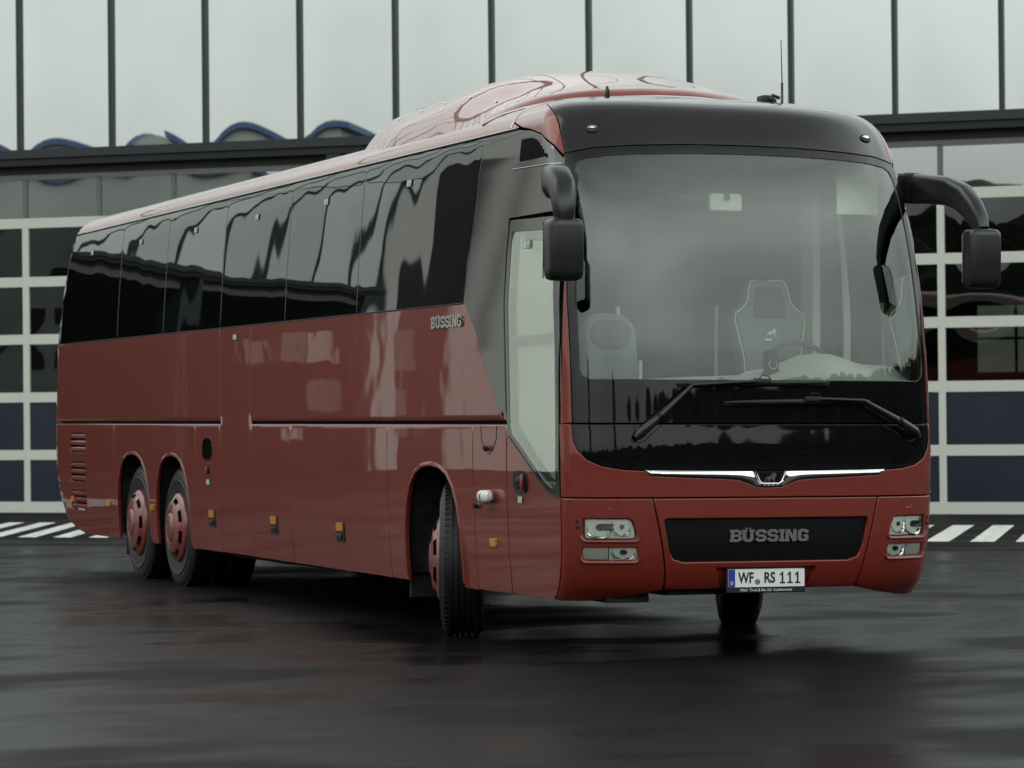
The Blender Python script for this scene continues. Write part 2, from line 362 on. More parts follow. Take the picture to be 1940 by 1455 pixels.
# lower panels roll outward-in under the waist groove
def S(y, t):
    v = y - Fr(t); r = BL - Fb(t) - y
    g = .015 * np.exp(-((t - 1.452) / .017) ** 2) * np.clip((y - 1.20) / .012, 0, 1)
    return np.stack([Fi(t) + dins(v) + dins(r) * .8 + g, y + 0 * t, Fz(t) + 0 * y], -1)
gbl = np.concatenate([np.arange(.40, 1.36, .12), [1.385, 1.40, 1.41, 1.418, 1.426]])
gbu = np.concatenate([[1.466, 1.475, 1.485, 1.50], np.arange(1.6, 2.2, .12)])
panes = [11.49, 9.79, 7.92, 6.066, 4.27]
for mir in (False, True):
    def P(name, poly, m='red_paint', **k): return panel(name, poly, S, m, bus, mir=mir, **k)
    # upper red side
    P('side_panel', [(7.935, LOWTOP + .02), (yrear(1.46) - .012, LOWTOP + .02), (yrear(1.8) - .012, 1.8), (yrear(ZB) - .012, ZB - .003), (7.935, ZB - .003)], gb=gbu)
    P('middle_door', [(7.025, .362), (7.925, .362), (7.925, ZB - .003), (7.025, ZB - .003)], gb=np.arange(.45, 2.2, .12), label='flush red middle passenger door')
    P('side_panel', [(7.015, LOWTOP + .02), (7.015, ZB - .003)] + [(a, b - .003 if i == 0 else b) for i, (a, b) in enumerate(slant[:-1])] + [(1.270, LOWTOP + .02)], gb=gbu)
    # skirts below the groove
    P('skirt_panel', [(1.215, .356), (1.815, .354), (1.825, LOWTOP), (1.215, LOWTOP)], gb=gbl)
    af = arch(*AF)
    P('arch_panel', [(1.824, .35), (AF[0] - AF[1], .35)] + [q for q in af if q[1] > .36] + [(AF[0] + AF[1], .35), (3.566, .35), (3.572, LOWTOP), (1.834, LOWTOP)], gb=gbl, step=(.06, .10))
    P('luggage_flap', [(3.576, .352), (5.915, .357), (5.918, LOWTOP), (3.582, LOWTOP)], gb=gbl)
    P('luggage_flap', [(5.925, .357), (7.015, .36), (7.015, LOWTOP), (5.928, LOWTOP)], gb=gbl)
    P('luggage_flap', [(7.935, .36), (8.70, .36), (8.70, LOWTOP), (7.935, LOWTOP)], gb=gbl)
    ab, aa = arch(*AB), arch(*AA)
    P('rear_arch_panel', [(8.708, .355), (AB[0] - AB[1], .355)] + [q for q in ab if q[1] > .36] + [(AB[0] + AB[1], .355), (AA[0] - AA[1], .355)] + [q for q in aa if q[1] > .36] + [(AA[0] + AA[1], .355), (11.60, .355), (11.60, LOWTOP), (8.708, LOWTOP)], gb=gbl, step=(.06, .10))
    sk = [(11.608, .355), (12.6, .352), (12.95, .358), (13.2, .388), (13.43, .43), (13.7, .485), (13.95, .56)] + [(yrear(t) - .012, t) for t in (.68, .8, .95, 1.2, LOWTOP)] + [(11.608, LOWTOP)]
    vents = [rrect(12.76, 1.15, 13.42, 1.345, .03), rrect(12.76, .865, 13.42, 1.06, .03), rrect(12.76, .585, 13.42, .78, .03)]
    P('rear_skirt', sk, holes=vents, gb=gbl, step=(.06, .10))
    if not mir:
        for v in vents:
            z0 = min(q[1] for q in v); b = MB()
            for k in range(3):
                for (ya, yb) in ((12.77, 13.41),):
                    zz = z0 + .033 + k * .065; pts = curve_on(S, [(ya, zz), (yb, zz)], -.028, step=.1); b.tube(pts, .026, n=10)
            b.build('vent_slats', 'red_paint', bus, True)
    # dark glazing band
    e2, e3 = yrear(ZB) - .17, yrear(ZT) - .17
    rearp = [(e2, ZB + .004), (yrear(2.6) - .17, 2.6), (yrear(3.0) - .17, 3.0), (e3, ZT)]
    edges = [None] + panes
    for i, y in enumerate(panes):
        hi = rearp if i == 0 else [(panes[i - 1] - .006, ZB + .004), (panes[i - 1] - .006, ZT)]
        P('side_window', [(y + .006, ZB + .004)] + hi + [(y + .006, ZT)], m='side_glass', bev=.003, step=(.12, .12))
    P('side_window', [(2.02, ZB + .004), (panes[-1] - .006, ZB + .004), (panes[-1] - .006, ZT), (1.82, ZT), (1.88, 2.8)], m='side_glass', bev=.003, step=(.12, .12))
    fr = [(1.22, ZT), (.986, 3.293), (.78, 3.246), (.63, 3.168), (.54, 3.08)]
    quarter = [(2.012, ZB + .004), (1.872, 2.8), (1.812, ZT)] + fr
    if not mir:
        quarter += [(.50, 2.99), (.44, 2.752), (1.236, 2.752), (1.262, 2.50), (1.266, 2.19), (1.222, 1.445)] + [(a - .012, b) for a, b in slant[::-1]][1:-1]
        P('front_quarter_panel', quarter, m='quarter_glass', bev=.003, step=(.10, .08))
    else:
        quarter += [(.50, 2.99), (.392, 2.615), (.345, 1.965), (.325, 1.56), (1.30, 1.56)] + [(a - .012, b) for a, b in slant[::-1]][2:-1]
        win = rrect(.46, 1.66, 1.62, 2.92, .08); P('front_quarter_panel', quarter, m='quarter_glass', bev=.003, step=(.10, .08), holes=[win])
        P('driver_window', [(a, b) for a, b in win], m='door_glass', bev=0, th=0, off=-.006)
        P('skirt_panel', [(.30, .356), (1.205, .356), (1.205, LOWTOP), (.305, LOWTOP)], gb=gbl)
        P('side_panel', [(.312, LOWTOP + .02), (1.255, LOWTOP + .02), (1.30, 1.552), (.328, 1.552)], gb=gbu)
# rain rail above the windows
MB().tube(curve_on(S, [(1.25, 3.329), (13.1, 3.329)], .003), .007, n=6).build('window_top_rail', 'dull_chrome', bus, True)
MB().tube(curve_on(S, [(2.02, ZB + .001), (13.4, ZB + .001)], .001), .004, n=6).build('waist_trim', 'seal', bus, True)
# passenger door
DG = [(1.196, 1.395), (1.174, 1.365), (.832, 1.191), (.700, 1.112), (.563, 1.041), (.48, 1.008), (.40, .993), (.312, .990)]
dglass = [(1.214, 2.738), (1.238, 2.50), (1.246, 2.19), (1.196, 1.40)] + DG[1:] + [(.322, 1.2), (.322, 1.45), (.335, 1.96), (.405, 2.60), (.425, 2.72)]
inner = [(1.165, 2.66), (1.19, 2.19), (1.145, 1.43), (1.12, 1.38), (.83, 1.235), (.56, 1.09), (.46, 1.052), (.375, 1.04), (.375, 1.45), (.39, 1.96), (.45, 2.56), (.46, 2.64)]
def PD(name, poly, m='red_paint', **k): return panel(name, poly, S, m, bus, **k)
lowdoor = PD('door', [(1.200, .358), (1.203, 1.1), (1.196, 1.386)] + DG[1:] + [(.308, .984), (.314, .75), (.336, .60), (.365, .52), (.398, .45), (.445, .395), (.495, .358)], step=(.08, .08), label='lower red half of the entrance door')
fr_ = panel('glass_surround', dglass, S, 'quarter_glass', lowdoor, holes=[inner], step=(.10, .10), bev=.003)
gl_ = panel('door_glass', inner, S, 'door_glass', lowdoor, off=-.003, th=0, bev=0, step=(.10, .10))
MB().tube(curve_on(S, [(1.19, 1.965), (.39, 1.968)], -.03), .03, n=8, flat=.4).build('crossbar', 'cabin_grey', lowdoor, True)
MB().tube(curve_on(S, dglass[4:11], .001), .004, n=6).build('glass_seal', 'seal', lowdoor, True)
# door handle
mx_ = frame(S, .955, 1.075, .002)
b = MB(); b.prism(rrect(-.112, -.068, .112, .068, .05, 8), -.004, .010, mx_); h = b.build('door_handle', 'plastic', lowdoor, True)
MB().prism(rrect(-.095, -.052, .030, .052, .04, 8), .0102, .0106, mx_).build('handle_recess', 'void', h)
b = MB(); b.lathe([(.0101, .040), (.016, .036), (.020, .015), (.030, .012), (.030, 0)], 24, mx_ @ Matrix.Translation((-.02, 0, 0)) @ Matrix.Scale(1.3, 4, (1, 0, 0)), 'Z'); b.build('key_barrel', 'plastic_matte', h, True)
MB().box((.048, -.048, .0105), (.090, .048, .030), mx_, .012).build('grip', 'red_paint', h, True)
panel('brightening_sheet', [(1.17, 2.62), (1.19, 2.19), (1.15, 1.44), (.84, 1.25), (.56, 1.10), (.42, 1.08), (.42, 1.45), (.43, 1.96), (.48, 2.56)], S, 'sheet_white', lowdoor, off=-.06, th=0, bev=0, step=(.1, .1))  # white sheet added behind the door glass to brighten it
# small things on the side
def sticker(fn, a, b, w, hh, parent, mir=False, off=.006):
    q = frame(fn, a, b, off, mir); s = MB().prism(rrect(-w / 2, -hh / 2, w / 2, hh / 2, .006, 2), 0, .001, q).build('exit_sticker', 'green_sticker', parent)
    r = MB(); r.prism(rrect(-w * .42, -hh * .4, -w * .05, hh * .4, .004, 2), .0015, .002, q); r.prism(rrect(w * .1, -hh * .1, w * .42, hh * .4, .004, 2), .0015, .002, q); r.prism(rrect(w * .1, -hh * .4, w * .42, -hh * .22, .004, 2), .0015, .002, q)
    r.build('white_symbol', 'white_sticker', s)
for y, z in ((12.692, 3.112), (10.781, 3.112), (8.87, 3.112), (6.998, 3.113), (5.153, 3.114), (3.246, 3.12)): sticker(S, y, z, .10, .05, bus)
sticker(S, .88, 2.567, .11, .055, bus); sticker(S, .965, .962, .075, .045, bus); sticker(S, 7.452, 2.15, .11, .045, bus); sticker(S, 8.285, .944, .10, .05, bus)
def latch(y, z):
    q = frame(S, y, z, .001); b = MB().prism(rrect(-.095, -.078, .095, .078, .02), -.002, .006, q).build('flap_latch', 'plastic_matte', bus, True)
    MB().prism(rrect(-.075, .004, .075, .068, .01), .0065, .013, q).build('amber_marker', 'amber', b, True)
    MB().box((-.05, -.055, .0065), (.06, -.02, .022), q, .006).build('grip', 'plastic', b)
for y in (8.21, 6.395, 4.69): latch(y, .642)
for y, z, w in ((13.336, .692, .05), (11.838, .681, .05), (10.20, .684, .05), (1.468, .675, .055)):
    q = frame(S, y, z, .001); MB().prism(rrect(-w, -.026, w, .026, .008), -.002, .014, q).build('amber_marker', 'amber', bus, True)
q = frame(S, 1.505, .972, .0); mk = MB().tube([(-.075, 0, .018), (-.07, 0, .030), (-.05, 0, .036), (0, 0, .040), (.05, 0, .036), (.07, 0, .030), (.075, 0, .018)], [.020, .034, .042, .044, .042, .034, .020], 20, q, sq=2.4).build('side_marker_lamp', 'white_plastic', bus, True)
MB().tube([(.008, 0, .038), (.020, 0, .038)], .0465, 20, q).build('divider', 'plastic', mk, True)
for y, z in ((1.537, 1.283), (1.742, .908)):
    q = frame(S, y, z, .0); MB().tube([(0, 0, -.002), (0, 0, .012), (0, -.006, .03)], [.026, .018, .020], 14, q).build('lock_knob', 'plastic', bus, True)
q = frame(S, 8.31, 1.225, .001); f_ = MB().prism(rrect(-.15, -.09, .15, .09, .088, 10), -.004, .004, q).build('fuel_flap', 'black_gloss', bus, True)
q = frame(S, 8.30, 1.055, .001); b = MB(); b.lathe([(0, .05), (.01, .05), (.014, .03), (.014, 0)], 20, q @ Matrix.Scale(.9, 4), 'Z'); f_ = b.build('filler_lock', 'plastic', bus, True); MB().box((-.03, -.012, .0145), (.03, .012, .02), q, .004).build('lock_tab', 'red_seal', f_)
# flap outline with curved bottom near the front
MB().tube(curve_on(S, [(1.675, LOWTOP - .01), (1.665, 1.34), (1.60, 1.27), (1.527, 1.243), (1.45, 1.27), (1.39, 1.34), (1.383, LOWTOP - .01)], .0005, step=.03), .003, 6).build('service_flap_seam', 'seal', bus, True)
# wheel-arch trims
def arch_trim(pts, mir, w=.016, pr=.008):
    L = [q for q in pts]; c = (sum(a for a, _ in L) / len(L), .7); D = densify(np.array(L), np.array([.05, .05]))[:-1]
    D = D[(D[:, 1] > .345) | (np.arange(len(D)) > 0)]; D = np.array([d for d in D if d[1] >= .352]); D = D[np.argsort(np.arctan2(D[:, 0] - c[0], D[:, 1] - .35))]
    dirn = D - np.array([c[0], .62]); dirn[:, 1] = np.maximum(dirn[:, 1], 0); dirn /= np.linalg.norm(dirn, axis=1, keepdims=True)
    rows = []
    for off, dn in ((-.022, -.004), (.004, -.004), (pr, .002), (pr, w * .6), (.001, w + .012)):
        Q = D + dirn * dn; p = S(Q[:, 0], Q[:, 1]) + fn_normals(S, Q[:, 0], Q[:, 1]) * off
        if mir: p[:, 0] = 2 * HW - p[:, 0]
        rows.append(p)
    n = len(D); vs = [tuple(q) for r in rows for q in r]; fs = [(i * n + j, i * n + j + 1, (i + 1) * n + j + 1, (i + 1) * n + j) for i in range(len(rows) - 1) for j in range(n - 1)]
    b = MB(); b.add(vs, fs); return b.build('arch_trim', 'red_paint', bus, True)
for mir in (False, True):
    for a in (AF, AB, AA): arch_trim(arch(*a), mir)

# ---- front
mat('lamp_silver', (.93, .94, .89), .45, .0)
def Wf(u, t): return W(u, t)
capL = [(1.222, 3.126), (1.226, 3.226), (1.235, 3.314), (1.252, 3.356), (1.285, 3.395), (1.36, 3.46), (1.48, 3.524), (1.58, 3.60), (1.66, 3.70), (1.70, 3.84), (1.70, 3.93)]
seamtop = [(1.222, 3.118), (1.04, 3.154), (.76, 3.172), (.394, 3.186), (0, 3.190), (-.394, 3.186), (-.76, 3.172), (-1.04, 3.154), (-1.222, 3.118)]
ff = dict(step=(.09, .07))
cap = panel('roof_cap', [(a, b + .003) for a, b in seamtop[::-1]] + [(a - .004, b) for a, b in capL[1:]] + [(1.69, 3.97), (-1.69, 3.97)] + [(-a + .004, b) for a, b in capL[:0:-1]], Wf, 'cap_black', bus, bev=.003, drop=.001, step=(.09, .05))
wsb = [(1.256, 1.444), (1.256, 1.77), (1.253, 2.4), (1.25, 2.75), (1.238, 3.0)]
win = [(.0, 3.134), (.40, 3.130), (.75, 3.118), (.95, 3.106), (1.10, 3.085), (1.15, 3.06), (1.175, 3.0), (1.19, 2.7), (1.196, 2.2), (1.203, 1.80), (1.19, 1.74), (1.14, 1.713), (.6, 1.711), (0, 1.710)]
win = win + [(-a, b) for a, b in win[-2:0:-1]]
wsf = panel('windscreen_surround', wsb + [(a, b - .002) for a, b in seamtop] + [(-a, b) for a, b in wsb[::-1]], Wf, 'black_gloss', bus, holes=[win], bev=.004, **ff)
ws = panel('windscreen', inset(np.array(win) if area2(np.array(win)) > 0 else np.array(win)[::-1], -.006), Wf, 'windscreen_glass', bus, off=-.006, th=0, bev=0, **ff)
# corner pillars and corner caps in red
side_b = [(.283, .992), (.301, 1.44), (.306, 1.60), (.319, 1.965), (.392, 2.615), (.43, 2.80), (.468, 2.978), (.51, 3.06)]
for mir in (False, True):
    def PW(name, poly, m='red_paint', **k):
        k.setdefault('step', (.05, .08)); return panel(name, poly, Wf, m, bus, mir=mir, **k)
    pil = [(U(y, t) - .004, t) for y, t in side_b[1:]]
    PW('front_pillar', [(1.262, 1.446), (1.262, 1.77), (1.259, 2.4), (1.256, 2.75), (1.244, 3.0), (1.23, 3.10)] + pil[::-1], bev=.003)
    fb = [(.525, 3.075), (.55, 3.105), (.63, 3.176), (.78, 3.256), (.986, 3.303), (1.16, 3.330)]
    PW('corner_cap', [(a + .004, b) for a, b in capL] + [(1.735, 3.93), (1.77, 3.80), (1.80, 3.66), (1.83, 3.55), (1.855, 3.46), (1.89, 3.38)] + [(U(y, t) + .0, t) for y, t in fb[::-1]] + [(1.228, 3.108)], step=(.05, .05), bev=.004)
    roofseam = [(1.905, 3.375), (1.867, 3.46), (1.842, 3.55), (1.812, 3.66), (1.782, 3.80), (1.745, 3.985)]
    MB().tube(curve_on(Wf, [(1.92, 3.34)] + [(a - .008, b - .004) for a, b in roofseam], .002, mir, .04), .006, 6).build('cap_seam', 'dull_chrome', bus, True)
    # grille slots in the quarter panel
    if not mir:
        for k in range(12):
            y = 1.10 - k * .0375; top = 3.246 - .150 * max(0, (k - 3) / 9) ** 2.0; q = [frame(S, y, z, .004) for z in (3.105, 3.105 + (top - 3.105) * .5, top)]
            MB().tube([m_.translation for m_ in q], .006, 6, flat=1.0).build('vent_slot', 'void', bus)
        MB().tube(curve_on(S, [(1.24, 3.065), (.54, 3.052)], .003), .004, 6).build('panel_seam', 'dull_chrome', bus, True)
# roof panel
ur = lambda y, t: U(y, t)
def uend(t): return 2 * U1 + float(Ls(np.array(t)))
half = [(0, 3.985), (1.745, 3.985)] + roofseam[::-1][1:] + [(U(1.21, 3.332), 3.332), (U(6, 3.332), 3.332), (U(12, 3.332), 3.332), (uend(3.332) - 1.0, 3.332), (uend(3.332) - .02, 3.332), (uend(3.6) - .02, 3.6), (uend(4.0) - .02, 4.0), (uend(4.44) - .02, 4.44), (2.2, 4.44), (0, 4.44)]
gbr = np.array([3.345, 3.36, 3.38, 3.40, 3.42, 3.44, 3.46, 3.48, 3.50, 3.53, 3.57, 3.61, 3.66, 3.72, 3.8, 3.9, 4.0, 4.12, 4.25, 4.37])
gar = np.concatenate([np.arange(.05, 2.2, .06), np.arange(2.26, 13.0, .09), np.arange(13.1, 16.8, .09)])
rp = panel('roof_panel', half, G, 'red_paint', bus, step=(.09, .06), ga=gar, gb=gbr, bev=0, th=0); panel('roof_panel', half, G, 'red_paint', bus, step=(.09, .06), ga=gar, gb=gbr, bev=0, th=0, mir=True)
# roof middle sheet closes the loft
tb = np.linspace(0, 1, 40)
vs = []
for i in range(41):
    y = 1.95 + (12.2 - 1.95) * i / 40
    for x in np.linspace(.9, 1.65, 9): vs.append((x, y, 3.585))
MB().add(vs, [(i * 9 + j, i * 9 + j + 1, i * 9 + 10 + j, i * 9 + 9 + j) for i in range(40) for j in range(8)]).build('roof_centre', 'red_paint', bus, True)
# roof fairing (air conditioning hump)
nx, ny = 49, 90; vs = []; xs = np.linspace(-1.13, 1.13, nx)
def sm(a, b, x): x = min(1, max(0, (x - a) / (b - a))); return x * x * (3 - 2 * x)
def fair(d, s):
    """s 0..1 along from nose to tail"""
    y0 = 1.42 + .62 * abs(d / 1.13) ** 3.2; y1 = 6.7 - 2.3 * abs(d / 1.13) ** 2; y = y0 + (y1 - y0) * s
    edge = (1 - abs(d / 1.13) ** 5.0) ** .8
    rise = (1 - (1 - min(1, (y - y0) / .20)) ** 2.4) * .088 + .205 * sm(.05, 1.3, y - y0)
    long = 1 - .34 * sm(2.4, 6.3, y); tail = 1 - (1 - min(1, (y1 - y) / .9)) ** 2.4
    base = float(np.interp(HW * (1 - abs(d) / HW), TI, TZ))
    z = 3.56 + .05 * (1 - (d / 1.13) ** 2) * 0 + rise * long * tail * edge * (1 + .06 * (1 - (d / .9) ** 2))
    return (HW + d, y, base - .012 + (z - 3.56) * 1.02)
ss = np.concatenate([np.linspace(0, .045, 26), np.linspace(.055, .9, 46), np.linspace(.91, 1, 18)])
vs = [fair(d, s) for s in ss for d in xs]
MB().add(vs, [(i * nx + j, i * nx + j + 1, (i + 1) * nx + j + 1, (i + 1) * nx + j) for i in range(len(ss) - 1) for j in range(nx - 1)]).build('roof_fairing', 'red_paint', bus, True, sharp=70)
fl = [fair(d, 0) for d in xs]
MB().tube([(x, y - .012, z + .016) for x, y, z in fl], .011, 8).build('fairing_trim', 'dull_chrome', bus, True)
for yy in (2.3, 2.8, 3.3, 3.8, 4.3, 4.75):
    c = min((fair(-.93, s) for s in np.linspace(0, 1, 300)), key=lambda q: abs(q[1] - yy))
    MB().lathe([(0, .013), (.006, .010), (.008, 0)], 10, Matrix.Translation(c), 'Z').build('rivet', 'chrome', bus, True)
# black lower panel, red front panel, bumper
curve = [(1.262, 1.34), (1.235, 1.283), (1.175, 1.225), (1.085, 1.187), (.956, 1.165), (.819, 1.158)]
blk = [(1.262, 1.436)] + curve + [(0, 1.150)]; blk = blk + [(-a, b_) for a, b_ in blk[-2::-1]]
panel('lower_black_panel', blk, Wf, 'black_gloss', bus, bev=.004, **ff)
chl = [(.819, 1.158), (.783, 1.128), (.60, 1.119), (.30, 1.108), (.20, 1.100), (.14, 1.078), (.085, 1.058), (0, 1.054)]
top_ = curve + chl[1:]; cut = top_ + [(-a, b_) for a, b_ in top_[-2::-1]]
fp = [(-1.362, .992), (-1.362, 1.436), (-1.268, 1.436)] + [(a, b_ - .006) for a, b_ in cut[::-1]] + [(1.268, 1.436), (1.362, 1.436), (1.362, .992)]
panel('front_panel', fp, Wf, 'red_paint', bus, bev=.005, step=(.06, .06), gb=np.array([1.02, 1.07, 1.12, 1.18, 1.25, 1.32, 1.39]))
chp = chl[:]; ch = [(a, b_) for a, b_ in chl] + [(-a, b_) for a, b_ in chl[-2::-1]]
tp = [(-.80, 1.155), (-.4, 1.150), (-.115, 1.147), (-.10, 1.140), (-.075, 1.085), (-.055, 1.073), (.055, 1.073), (.075, 1.085), (.10, 1.140), (.115, 1.147), (.4, 1.150), (.80, 1.155)]
def Wc(u, t):
    a = np.abs(u); lo = np.interp(a, [0, .085, .14, .20, .30, .60, .783, .83], [1.054, 1.058, 1.078, 1.100, 1.108, 1.119, 1.128, 1.15]); hi = np.where(a > .115, 1.155, np.interp(a, [0, .055, .075, .10, .115], [1.073, 1.073, 1.085, 1.140, 1.155])); k = np.clip((t - lo) / np.maximum(hi - lo, .004), 0, 1)
    return W(u, t) + fn_normals(W, u, t) * (np.where(a > .12, .012, .005) * np.sin(math.pi * k ** .75))[:, None]
panel('chrome_strip', ch + tp, Wc, 'chrome', bus, off=.002, bev=.0, th=.01, step=(.03, .007))
e_ = panel('emblem', [(.100, 1.146), (.073, 1.083), (.053, 1.070), (-.053, 1.070), (-.073, 1.083), (-.100, 1.146)], Wf, 'black_gloss', bus, off=.004, bev=.002, step=(.05, .05))
MB().tube(curve_on(Wf, [(.102, 1.150), (.100, 1.141), (.074, 1.084), (.054, 1.073), (-.054, 1.073), (-.074, 1.084), (-.100, 1.141), (-.102, 1.150)], .014, step=.02), .005, 8).build('emblem_ring', 'chrome', e_, True)
LION = [(-58, -30), (-46, -30), (-38, -14), (-28, -6), (-22, -24), (-26, -30), (-12, -30), (-8, -10), (10, -8), (22, -12), (26, -30), (20, -34), (34, -34), (36, -10), (44, 4), (46, 12), (56, 16), (54, 26), (46, 30), (38, 38), (24, 36), (14, 24), (6, 14), (-12, 12), (-28, 10), (-36, 2), (-44, -12), (-52, -24)]
q = frame(Wf, 0, 1.108, .010); MB().prism([(x * .00072, y * .00085) for x, y in LION], 0, .006, q).build('lion', 'chrome', e_)
BUMPER_T = .984
def seamx(t): return float(np.interp(t, [.42, .48, .68, .84, .984], [.673, .676, .709, .741, .771]))
sx = [(seamx(t), t) for t in (.42, .55, .68, .84, .984)]
grille = [(.700, .850), (.686, .862), (-.686, .862), (-.700, .850), (-.668, .665), (-.640, .612), (-.575, .592), (.575, .592), (.640, .612), (.668, .665)]
cb = [(-a + .004, t) for a, t in sx] + [(a - .004, t) for a, t in sx[::-1]] + [(.32, .424), (.340, .560), (-.340, .560), (-.32, .424)]
cb = [(-a + .004, t) for a, t in sx[::1]] + [(a - .004, t) for a, t in sx[::-1]] + [(.300, .420), (.345, .556), (-.345, .556), (-.300, .420)]
bumper = panel('bumper', cb, Wf, 'red_paint', bus, holes=[grille], bev=.007, th=.05, step=(.07, .05), gb=np.array([.44, .46, .49, .52, .56, .62, .7, .8, .88, .94]))
panel('plate_recess', [(.40, .40), (.36, .575), (-.36, .575), (-.40, .40)], Wf, 'red_paint', bumper, off=-.035, bev=0, **ff)
gp = panel('grille_panel', inset(np.array(grille)[::-1] if area2(np.array(grille)) < 0 else np.array(grille), -.004), Wf, 'grille_black', bumper, off=-.020, th=0, bev=0, **ff)
HLh = [(1.205, .864), (1.208, .75), (1.190, .735), (.90, .735), (.878, .75), (.884, .805), (.905, .853), (.93, .864)]
FGh = [(1.210, .688), (1.214, .63), (1.19, .606), (.875, .606), (.868, .62), (.872, .688)]
for mir in (False, True):
    cp = [(1.362, .984), (1.362, .42), (1.35, .352), (1.20, .350), (1.06, .358), (.90, .378), (.75, .404), (.68, .418)] + [(a + .006, t) for a, t in sx[1:]]
    bs_ = panel('bumper_corner', cp, Wf, 'red_paint', bus, holes=[HLh, FGh], bev=.007, th=.07, step=(.05, .05), mir=mir, gb=np.array([.37, .39, .41, .44, .48, .52, .56, .65, .70, .72, .78, .85, .9, .94]))
    # pockets
    panel('lamp_pocket', rrect(.85, .58, 1.235, .885, .02), Wf, 'void', bs_, off=-.085, th=0, bev=0, mir=mir, step=(.05, .05))
    for poly in (HLh, FGh):
        zb = min(b_ for _, b_ in poly); MB().tube(curve_on(Wf, [(1.226, zb + .028), (1.216, zb + .004), (1.195, zb - .010), (1.02, zb - .011), (.88, zb - .010), (.862, zb + .0), (.858, zb + .012)], .003, mir, .03), .0085, 8).build('lamp_ledge', 'red_paint', bs_, True)
    # headlight
    hl = panel('headlight', HLh, Wf, 'lens_glass', bs_, off=-.012, th=0, bev=0, mir=mir, step=(.05, .05))
    def bowl(u, t, r, depth, name, par, sx_=1.0, seg=28, fac=True):
        q = frame(Wf, u, t, -.016 - depth, mir) @ Matrix.Rotation(math.radians(-13), 4, 'X') @ Matrix.Scale(sx_, 4, (1, 0, 0)); b = MB(); pr = [(depth, r)] + [(depth * (1 - math.cos(a)) if False else depth * (k / 6) ** 1.6, r * (k / 6) ** .75) for k, a in ((5, 0), (4, 0), (3, 0), (2, 0), (1, 0))] + [(0, .0)]
        b.lathe(pr, seg, q, 'Z'); rj = random.Random(seg)
        b.v = [tuple(Vector(v) + Vector((rj.uniform(-1, 1), rj.uniform(-1, 1), rj.uniform(-1, 1))) * .0055) for v in b.v]; o = b.build(name, 'reflector', par, not fac); return q
    panel('lamp_housing', inset(np.array(HLh) if area2(np.array(HLh)) > 0 else np.array(HLh)[::-1], .006), Wf, 'lamp_silver', hl, off=-.024, th=0, bev=0, mir=mir, step=(.04, .04))
    q = bowl(1.105, .80, .068, .045, 'reflector', hl, 1.25, 14); MB().tube([(0, 0, .01), (0, 0, .045)], [.016, .020], 14, q).build('bulb', 'dark_bulb', hl, True)
    MB().box((.0, -.018, .030), (.062, .020, .048), q, .004).build('lamp_shade', 'dark_bulb', hl)
    q = bowl(.965, .80, .056, .04, 'reflector', hl, 1.0, 12); MB().tube([(0, 0, .01), (0, .004, .04)], [.012, .014], 12, q).build('bulb', 'dark_bulb', hl, True)
    fg = panel('fog_lamp', FGh, Wf, 'lens_glass', bs_, off=-.012, th=0, bev=0, mir=mir, step=(.05, .05))
    panel('lamp_housing', [(1.045, .690), (1.045, .604), (.868, .604), (.868, .690)], Wf, 'lamp_silver', fg, off=-.024, th=0, bev=0, mir=mir, step=(.04, .04))
    q = bowl(.955, .647, .050, .036, 'reflector', fg, 1.5, 12); MB().tube([(0, 0, .006), (0, 0, .035)], [.014, .016], 12, q).build('bulb', 'dark_bulb', fg, True)
    b = MB()
    for k in range(22):
        uu = 1.212 - k * .0075; b.tube(curve_on(Wf, [(uu, .61), (uu, .686)], -.022, mir), .0042, 6)
    b.build('indicator_lens', 'white_plastic', fg, True)
    # towing-eye cover
    MB().tube(curve_on(Wf, [(1.052, .975), (1.052, .926), (1.040, .914), (1.000, .914), (.988, .926), (.988, .975)], .0, mir, .02), .0035, 6).build('tow_cover_seam', 'red_paint', bs_, True)
    b = MB()
    for zz in (.848, .812):
        q = frame(Wf, U(.20, zz) , zz, .0, mir); b.lathe([(0, .011), (.006, .010), (.008, 0)], 12, q, 'Z')
    b.build('sensor_buttons', 'seal', bs_, True)
    # cap marker lamps
    q = frame(Wf, 1.02, 3.276, .0, mir); l_ = MB().lathe([(0, .032), (.008, .030), (.012, .02), (.013, 0)], 20, q @ Matrix.Scale(1.35, 4, (1, 0, 0)), 'Z').build('cap_lamp', 'seal', bus, True)
    MB().lathe([(.010, .022), (.016, .018), (.019, 0)], 16, q @ Matrix.Translation((0, .005, 0)) @ Matrix.Scale(1.3, 4, (1, 0, 0)) @ Matrix.Scale(.6, 4, (0, 1, 0)), 'Z').build('lamp_lens', 'chrome', l_, True)

